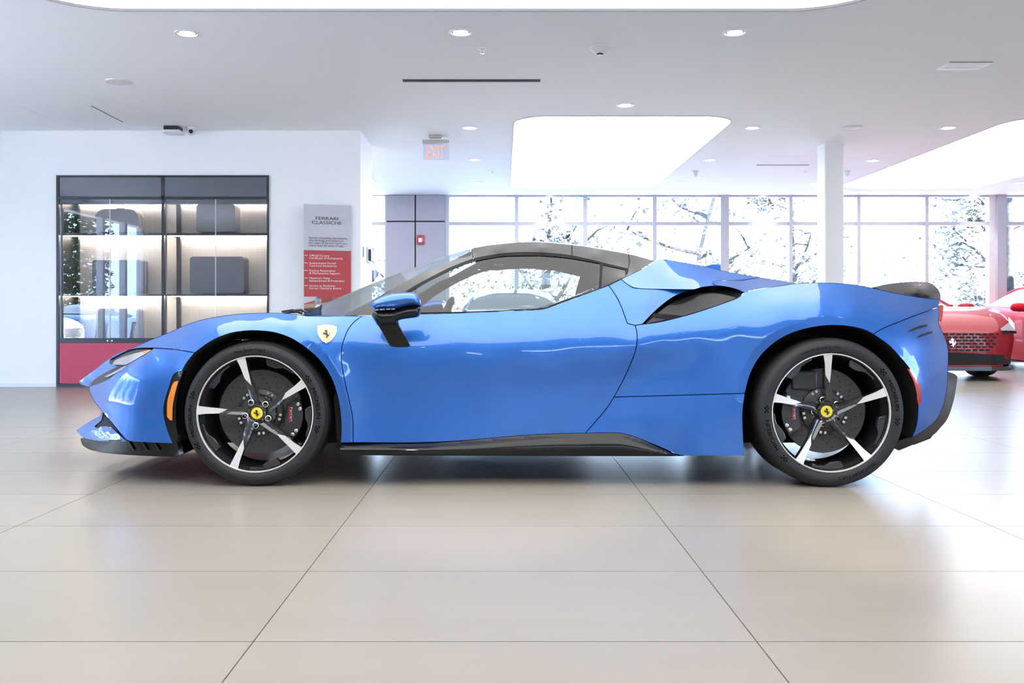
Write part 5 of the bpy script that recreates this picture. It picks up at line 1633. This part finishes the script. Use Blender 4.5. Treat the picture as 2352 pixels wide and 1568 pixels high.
def flat_text(body, px, py, length, height, Y, m, parent, name='lettering'):
    """lettering running down the picture, centred at px,py"""
    vs, fs = outline_text(body, 1.0, bold=True)
    a = np.array(vs)
    u0, v0 = a.min(0); u1, v1 = a.max(0)
    b = MB()
    b.add([P(px + ((v - v0) / (v1 - v0) - 0.5) * height, py + ((u - u0) / (u1 - u0) - 0.5) * length, Y) for u, v in vs], fs)
    return b.build(name, m, parent, fix=False)
for (px, py, L, Y, w_) in ((669.3, 951, 32, YF_ + 0.0605, wf_), (1826, 947, 30, YR_ + 0.0605, wr_)):
    flat_text('Ferrari', px, py, L, 5.5, Y, 'white_print', w_)
    b = MB()
    b.add([P(px - 6, py - L / 2 - 3, Y), P(px - 3.6, py - L / 2 - 3, Y), P(px - 3.6, py + L / 2 + 3, Y), P(px - 6, py + L / 2 + 3, Y)], [(0, 1, 2, 3)])
    b.build('lettering_bar', 'red_print', w_, fix=False)

def arc_text(body, Xh, Zh, Y, r0, size, ang, m, parent, sx=1.0):
    vs, fs = outline_text(body, size, bold=True, sx=sx)
    b = MB()
    out = []
    for u, v in vs:
        t = math.radians(ang) + u / r0
        r = r0 + v
        out.append((Xh + r * math.sin(t), Y, Zh + r * math.cos(t)))
    b.add(out, fs)
    return b.build('lettering', m, parent, fix=False)
for (Xh, Zh, Yr, Rr, Rt, angs, w_) in ((HUBF, 0.3345, YF_, 0.2693, 0.336, (264, 80), wf_), (HUBR, 0.3425, YR_, 0.2725, 0.3445, (250, 74), wr_)):
    r0 = Rr + 0.018
    for a in angs:
        arc_text('MICHELIN', Xh, Zh, Yr - 0.0152, r0, 0.026, a, 'rubber_mark', w_, 1.25)
        for s in (-1, 1):
            mb = MB()
            for i in range(4):
                for j in range(3):
                    if (i + j) % 2: continue
                    t = math.radians(a + s * (21 + i * 1.7))
                    dt = math.radians(0.8)
                    ra, rb = r0 + j * 0.007, r0 + j * 0.007 + 0.006
                    mb.add([(Xh + q * math.sin(t + d), Yr - 0.0152, Zh + q * math.cos(t + d)) for q, d in ((ra, -dt), (rb, -dt), (rb, dt), (ra, dt))], [(0, 1, 2, 3)])
            mb.build('emblem', 'rubber_mark', w_, fix=False)
    if Xh == HUBF:
        arc_text('Pilot Sport Cup 2', Xh, Zh, Yr - 0.0152, r0 + 0.003, 0.020, -4, 'rubber_mark', w_)
    else:
        arc_text('315/30 ZR 20  (104 Y)  STEEL', Xh, Zh, Yr - 0.0152, r0 + 0.006, 0.015, -10, 'rubber_mark', w_)
        arc_text('PILOT SPORT CUP 2', Xh, Zh, Yr - 0.0152, r0 + 0.003, 0.020, 157, 'rubber_mark', w_)

# ---- wheel-arch liners
for seg, nm in ((cat(farch1[::-1], farch), 'arch_liner'), (cat(rarch_dn[::-1], rarch, rarch2), 'arch_liner')):
    if seg[0][0] < 900: seg = [(400, 1018), (392, 985), (390, 950), (392, 915), (402, 880)] + seg
    pts = lift(seg, flank)
    vs, fs = [], []
    for i, (x, y, z) in enumerate(pts):
        vs += [(x, y + 0.006, z), (x, YC - 0.60, z)]
        if i: fs.append((2 * i - 2, 2 * i, 2 * i + 1, 2 * i - 1))
    # inner wall closing the well
    k = len(vs)
    xs = [p[0] for p in pts]; zs_ = [p[2] for p in pts]
    vs += [(x, YC - 0.60, z) for x, z in zip(xs, zs_)]
    o = finish(nm, vs, fs, None, 'matte_black', car)
    NEAR.append(o)

# ---- dark inner structure: tub, floor, sills
def xz_prism(name, poly, w0, w1, m, parent=None, **kw):
    b = MB()
    b.prism(poly, lambda x, z, d: (x, YC - d, z), w0, w1)
    return b.build(name, m, parent or car, **kw)
xz_prism('nose_core', [(-1.98, .22), (-2.02, .36), (-1.9, .50), (-1.5, .60), (-1.5, .17), (-1.8, .17)], -0.40, 0.40, 'matte_black')
xz_prism('inner_tub', [(-1.55, .17), (-1.55, .62), (-1.15, .69), (-.80, .68), (-.60, .60), (-.52, .26), (.74, .24), (.86, .60), (.95, .82), (1.25, .87), (1.70, .86), (2.02, .80), (2.12, .55), (2.08, .35), (1.85, .17), (-1.5, .165)], -0.60, 0.60, 'matte_black')
for s in (-1, 1):
    xz_prism('sill_box', [(-.78, .155), (1.12, .155), (1.14, .40), (1.10, .58), (.95, .78), (.72, .80), (.55, .62), (-.60, .58), (-.74, .62), (-.80, .40)], s * 0.62, s * 0.845, 'matte_black')
    xz_prism('front_bay', [(-1.86, .20), (-1.80, .42), (-1.60, .50), (-1.53, .35), (-1.52, .16), (-1.8, .16)], s * 0.40, s * 0.62, 'matte_black')
    xz_prism('rear_bay', [(1.90, .42), (1.96, .66), (2.06, .74), (2.10, .60), (2.10, .40), (2.0, .24), (1.88, .2)], s * 0.60, s * 0.64, 'matte_black')
xz_prism('floor_pan', [(-1.9, .150), (1.85, .150), (1.85, .165), (-1.9, .165)], -0.58, 0.58, 'matte_black')
xz_prism('floor_pan', [(-.79, .152), (1.14, .152), (1.14, .166), (-.79, .166)], -0.86, 0.86, 'matte_black')

# ---- cabin
xz_prism('dashboard', [(-.82, .70), (-.60, .795), (-.42, .80), (-.36, .74), (-.40, .60), (-.50, .40), (-.80, .40)], -0.70, 0.70, 'leather', bevel=0.02)
for s in (-1, 1):
    c = s * 0.36
    seat = xz_prism('seat', [(.50, .28), (.60, .60), (.70, .92), (.715, 1.02), (.66, 1.055), (.60, 1.03), (.585, .93), (.46, .62), (.38, .46), (-.05, .48), (-.10, .40), (-.02, .28)], c - 0.22, c + 0.22, 'leather', bevel=0.04, smooth=True, angle=60)
    for q in (-1, 1):
        xz_prism('bolster', [(.50, .40), (.60, .62), (.66, .86), (.60, .90), (.50, .80), (.38, .58), (.30, .52), (.0, .54), (.02, .44), (.40, .42)], c + q * 0.20, c + q * 0.26, 'leather', seat, bevel=0.02, smooth=True, angle=60)
sw_c = Vector((-0.335, YC - 0.36, 0.715))
ring = []
for k in range(37):
    a = 2 * PI * k / 36
    ring.append(sw_c + Vector((math.sin(a) * 0.175 * 0.40, math.cos(a) * 0.175, math.sin(a) * 0.175 * 0.92)))
swl = MB().tube(ring, 0.014, 10, cap=False).build('steering_wheel', 'leather', car, smooth=True)
b = MB()
for a in (0.1, PI - 0.1, -PI / 2):
    b.tube([sw_c, sw_c + Vector((math.sin(a) * 0.16 * 0.40, math.cos(a) * 0.16, math.sin(a) * 0.16 * 0.92))], 0.014, 8)
b.lathe([(0.05, -0.02), (0.05, 0.02), (0, 0.03)], 20, c=tuple(sw_c))
b.build('steering_spokes', 'brushed', swl, smooth=True)
xz_prism('rear_bulkhead', [(.78, .60), (.86, .60), (.86, .94), (.80, .98), (.76, .94)], -0.46, 0.46, 'leather')
xz_prism('cabin_mirror', [(-.05, 1.075), (.0, 1.075), (.005, 1.125), (-.04, 1.13)], -0.11, 0.11, 'black_plastic', bevel=0.006)

# ---- windscreen wiper seen beyond the hood
b = MB()
b.prism([(646, 714), (648.5, 713), (672, 709.2), (676, 710.2), (675, 714.5), (654, 718.6), (648, 718)], lambda a, q, d: P(a, q, 4.86 + d), -0.012, 0.012)
wpr = b.build('wiper', 'carbon', car, bevel=0.002)
MB().tube([P(668, 714, 4.87), P(680, 712.6, 4.88), P(692, 711.5, 4.90), P(700, 716, 4.95)], 0.007, 8).build('wiper_arm', 'black_plastic', wpr, smooth=True)
MB().tube([P(655, 719, 4.84), P(668, 716.5, 4.86), P(682, 716, 4.88), P(694, 720, 4.9)], 0.006, 8).build('wiper_blade', 'rubber', wpr, smooth=True)
MB().lathe([(0.012, 0), (0.012, 0.012), (0.006, 0.016), (0, 0.016)], 12, c=P(694, 722, 4.92)).build('wiper_nut', 'chrome', wpr, smooth=True)

for o in NEAR: mirror_copy(o, car)

# =================================================================== OTHER CARS (a coupe, nose towards local -y)
M['tinted'] = mat('tinted_glass', (0.06, 0.085, 0.10), 0.05, coat=1.0)
def coupe(loc, rz, body_m, label, scale=1.0, L=4.6, detail=True):
    root = empty('coupe', (0, 0, 0), 0, label, 'car', 'other cars in and around the showroom')
    hl_ = L / 2
    yf, yr, ra = -hl_ + 0.96, hl_ - 0.98, 0.37
    T = np.array([
     # y      ws    zs    zc    zb
     (-2.30, .55, .575, .585, .30), (-2.26, .70, .60, .61, .25), (-2.18, .82, .675, .69, .20), (-2.0, .90, .775, .775, .17), (-1.7, .955, .87, .855, .16), (-1.35, .975, .905, .895, .16), (-0.95, .955, .905, .92, .16),
     (-.5, .935, .90, .925, .16), (.3, .945, .91, .925, .16), (.9, .975, .93, .925, .16), (1.3, .985, .93, .92, .17), (1.7, .97, .935, .95, .19), (2.05, .90, .92, .945, .24), (2.22, .82, .89, .91, .28), (2.30, .74, .84, .86, .32)])
    T[:, 0] *= hl_ / 2.3
    def smooth_interp(y):
        r = []
        for c in range(1, 5):
            r.append(np.interp(y, T[:, 0], T[:, c]))
        return r
    ys_ = sorted(set([round(v, 4) for v in np.linspace(-hl_, hl_, 60)] + [round(v, 4) for a in (yf, yr) for v in np.linspace(a - ra, a + ra, 23)] + [round(v, 4) for v in T[:, 0]]))
    rows = []
    for y in ys_:
        # light smoothing of the tables
        ws, zs, zc, zb = np.mean([smooth_interp(np.clip(y + d, -hl_, hl_)) for d in (-.09, -.045, 0, .045, .09)], axis=0) if abs(y) < hl_ - 0.1 else smooth_interp(y)
        for a in (yf, yr):
            if abs(y - a) < ra: zb = max(zb, 0.335 + math.sqrt(max(0, ra * ra - (y - a) ** 2)))
        zs = max(zs, zb + 0.05)
        q = zs - zb
        half = [(ws * .93, zb), (ws * .975, zb + .28 * q), (ws, zb + .55 * q), (ws * .99, zb + .78 * q), (ws * .95, zb + .93 * q), (ws * .87, zs), (ws * .70, zs + (zc - zs) * .35), (ws * .42, zs + (zc - zs) * .8), (0, zc)]
        rows.append([(-x, y, z) for x, z in half[:-1]] + [(0, y, half[-1][1])] + [(x, y, z) for x, z in reversed(half[:-1])])
    n = len(rows[0])
    b = MB()
    b.add([p for r in rows for p in r], [(i * n + j, i * n + j + 1, (i + 1) * n + j + 1, (i + 1) * n + j) for i in range(len(rows) - 1) for j in range(n - 1)] + [tuple(range(n)), tuple(reversed(range((len(rows) - 1) * n, len(rows) * n)))])
    body = b.build('body_shell', body_m, root, smooth=True, angle=40)
    # greenhouse
    G = np.array([(-.86, .74, .895, .91, .66), (-.6, .76, .90, 1.01, .63), (-.3, .77, .905, 1.12, .60), (0.0, .775, .91, 1.215, .57), (.3, .775, .915, 1.255, .55), (.7, .77, .92, 1.245, .54), (1.1, .755, .93, 1.17, .55), (1.5, .72, .94, 1.05, .56), (1.78, .66, .945, .96, .56)])
    gy = np.linspace(-.86, 1.78, 34)
    gr = []
    for y in gy:
        wg, zb, zr, wr = [np.mean([np.interp(y + d, G[:, 0], G[:, c]) for d in (-.08, -.04, 0, .04, .08)]) for c in range(1, 5)]
        zb -= 0.02
        zr = max(zr, zb + 0.012)
        h = [(wg, zb), (wg * .6 + wr * .4 + .02, zb + .45 * (zr - zb)), (wr + .015, zr - .16 * (zr - zb)), (wr * .86, zr - .02 * (zr - zb)), (wr * .45, zr + .008), (0, zr + .012)]
        gr.append([(-x, y, z) for x, z in h[:-1]] + [(0, y, h[-1][1])] + [(x, y, z) for x, z in reversed(h[:-1])])
    n = len(gr[0])
    def gfaces(sel): return [(i * n + j, i * n + j + 1, (i + 1) * n + j + 1, (i + 1) * n + j) for i in range(len(gr) - 1) for j in range(n - 1) if sel(i, j)]
    pts = [p for r in gr for p in r]
    side = lambda j: j < 2 or j > n - 4
    i0, i1 = 12, 20
    for nm, sel, mm in (('windscreen', lambda i, j: i < i0 and not side(j), 'tinted'), ('rear_window', lambda i, j: i >= i1 and not side(j), 'tinted'), ('roof_panel', lambda i, j: i0 <= i < i1 and not side(j), body_m),
                        ('side_window', lambda i, j: j < 2 and i > 3, 'tinted'), ('side_window', lambda i, j: j > n - 4 and i > 3, 'tinted'), ('pillar', lambda i, j: side(j) and i <= 3, body_m)):
        b = MB(); b.add(pts, gfaces(sel)); o = b.build(nm, mm, root, smooth=True, angle=180)
        bm_ = bmesh.new(); bm_.from_mesh(o.data)
        bmesh.ops.delete(bm_, geom=[v for v in bm_.verts if not v.link_faces], context='VERTS'); bm_.to_mesh(o.data); bm_.free()
    for s in (-1, 1):
        k = 2 if s < 0 else n - 3
        MB().tube([gr[i][k] for i in range(0, i1 + 6)], 0.022, 6).build('roof_rail', body_m, root, smooth=True)
    # wheels
    for s in (-1, 1):
        for yy in (yf, yr):
            w = MB()
            prof = [(0.235, 0.0), (0.25, 0.01), (0.285, 0.014), (0.32, 0.0), (0.335, -0.04), (0.335, -0.20), (0.32, -0.235), (0.25, -0.24), (0.235, -0.2)]
            def turn(mb): mb.v = [(s * (0.965 - 0.01) + s * (-p[1]) , yy + p[0], 0.335 + p[2]) for p in mb.v]; return mb
            w.lathe(prof, 40, axis='y', close=True)
            tyre = turn(w).build('tyre', 'rubber', root, smooth=True)
            w = MB()
            w.lathe([(0.24, 0.0), (0.235, 0.006), (0.225, 0.0), (0.215, -0.03), (0.20, -0.12), (0.0, -0.12)], 40, axis='y')
            rim = turn(w).build('rim', 'rim_dark', tyre, smooth=True)
            for k in range(5):
                a = 2 * PI * k / 5 + 0.3
                w = MB()
                c_, s2 = math.cos(a), math.sin(a)
                poly = [(-0.03, 0.03), (-0.022, 0.22), (0.022, 0.22), (0.03, 0.03)]
                w.prism([(p * c_ - q * s2, p * s2 + q * c_) for p, q in poly], lambda u, v, d: (u, -d, v), -0.04, -0.005)
                turn(w).build('spoke', 'brushed', tyre)
    # mirrors
    for s in (-1, 1):
        mb = MB()
        mb.lathe([(0, -0.065), (0.045, -0.055), (0.062, -0.02), (0.062, 0.02), (0.045, 0.055), (0, 0.065)], 18)
        mb.v = [(s * 1.0 + p[0] * 1.9, -0.60 + p[1] * 1.4, 0.90 + p[2] * 0.95) for p in mb.v]
        mo = mb.build('door_mirror', body_m, root, smooth=True, angle=180)
        MB().tube([(s * 0.98, -0.58, 0.87), (s * 0.86, -0.58, 0.835)], 0.02, 8).build('mirror_arm', 'gloss_black', mo, smooth=True)
    # front: grille openings, lamps, lower intake, splitter
    nose = lambda x: -hl_ + float(np.interp(abs(x), [0, .50, .64, .76, .85, .92], [0, .0, .04, .12, .26, .5]))
    if detail:
        mb = MB()
        for r in range(6):
            zz = 0.565 - r * 0.038
            cnt = 8 - max(0, r - 2)
            for c in range(-cnt, cnt + 1):
                x = c * 0.078 + (0.039 if r % 2 else 0)
                if abs(x) > 0.63 - 0.03 * r: continue
                w_ = 0.027 * (1 - 0.5 * (abs(x) / .66) ** 2)
                y0 = nose(x) - 0.008
                mb.box(x - w_, x + w_, y0, y0 + 0.03, zz - 0.012, zz + 0.008)
        tag(mb.build('grille_slot', 'matte_black', root, fix=False), kind='stuff')
        horse('emblem', 'chrome', root, lambda u, v: (u * 0.075, nose(0) - 0.014, 0.465 - v * 0.075))
    mb = MB()
    xs_ = np.linspace(-.78, .78, 25)
    vs = []
    for x in xs_:
        y0 = nose(x) - 0.012
        vs += [(x, y0, 0.20), (x, y0, 0.345 - 0.05 * abs(x)), (x, y0 + 0.05, 0.345 - 0.05 * abs(x)), (x, y0 + 0.05, 0.20)]
    fs = []
    for i in range(24):
        for j in range(4):
            fs.append((i * 4 + j, i * 4 + (j + 1) % 4, i * 4 + 4 + (j + 1) % 4, i * 4 + 4 + j))
    mb.add(vs, fs + [(0, 1, 2, 3), (99, 98, 97, 96)])
    mb.build('lower_intake', 'matte_black', root)
    for nm, z0, z1, dy, mm, xx in (('splitter', .125, .175, -.018, 'carbon', .80), ('splitter_line', .178, .196, -.02, body_m, .62)):
        mb = MB(); vs = []
        for x in np.linspace(-xx, xx, 25):
            y0 = nose(x) + dy
            vs += [(x, y0, z0), (x, y0, z1), (x, y0 + 0.12, z1), (x, y0 + 0.12, z0)]
        mb.add(vs, fs + [(0, 1, 2, 3), (99, 98, 97, 96)])
        mb.build(nm, mm, root)
    for s in (-1, 1):
        mb = MB()
        mb.add([(s * .60, -hl_ + .04, .60), (s * .80, -hl_ + .10, .60), (s * .885, -hl_ + .28, .69), (s * .86, -hl_ + .36, .765), (s * .76, -hl_ + .17, .70), (s * .60, -hl_ + .06, .625)], [(0, 1, 2, 3, 4, 5)])
        mb.v = [(x * 1.012, y - 0.012, z + 0.006) for x, y, z in mb.v]
        hlm = mb.build('headlamp', 'lens_white', root, fix=False)
        mb = MB()
        mb.add([(s * .62, -hl_ + .03, .565), (s * .82, -hl_ + .11, .57), (s * .895, -hl_ + .27, .645), (s * .88, -hl_ + .26, .665), (s * .80, -hl_ + .09, .60), (s * .60, -hl_ + .03, .597)], [(0, 1, 2, 3, 4, 5)])
        mb.v = [(x * 1.012, y - 0.014, z) for x, y, z in mb.v]
        mb.build('lamp_base', 'gloss_black', hlm, fix=False)
        mb = MB().lathe([(0.055, 0), (0.055, 0.02), (0.04, 0.025), (0, 0.025)], 20, axis='y')
        mb.v = [(x + s * .60, hl_ + 0.0 - (y) , z + .74) for x, y, z in mb.v]
        mb.build('tail_lamp', 'tail_red', root, smooth=True)
    b = MB(); b.box(-.80, .80, -hl_ + .35, hl_ - .3, .13, .45); b.build('underbody', 'matte_black', root)
    root.location = loc
    root.rotation_euler = (0, 0, rz)
    root.scale = (scale,) * 3
    return root
coupe((5.40, 13.28, 0), 0, 'red_car', 'dark red coupe facing the camera behind the blue car tail', L=4.5)
coupe((8.2, 13.05, 0), math.radians(-10), 'bright_red_car', 'bright red coupe cut off by the right picture edge', L=4.6)
coupe((0.13, 13.15, 0), 0, 'far_blue_car', 'pale blue coupe seen through the blue car side window', scale=0.93, L=4.6)
coupe((-13.4, -3.6, GZ), math.radians(90), 'white_car', 'white coupe outside, reflected at the lower left of the cabinet', L=4.5)
coupe((-13.0, -8.6, GZ), math.radians(0), 'far_blue_car', 'blue coupe outside, reflected beside the traffic cone in the cabinet', L=4.5)
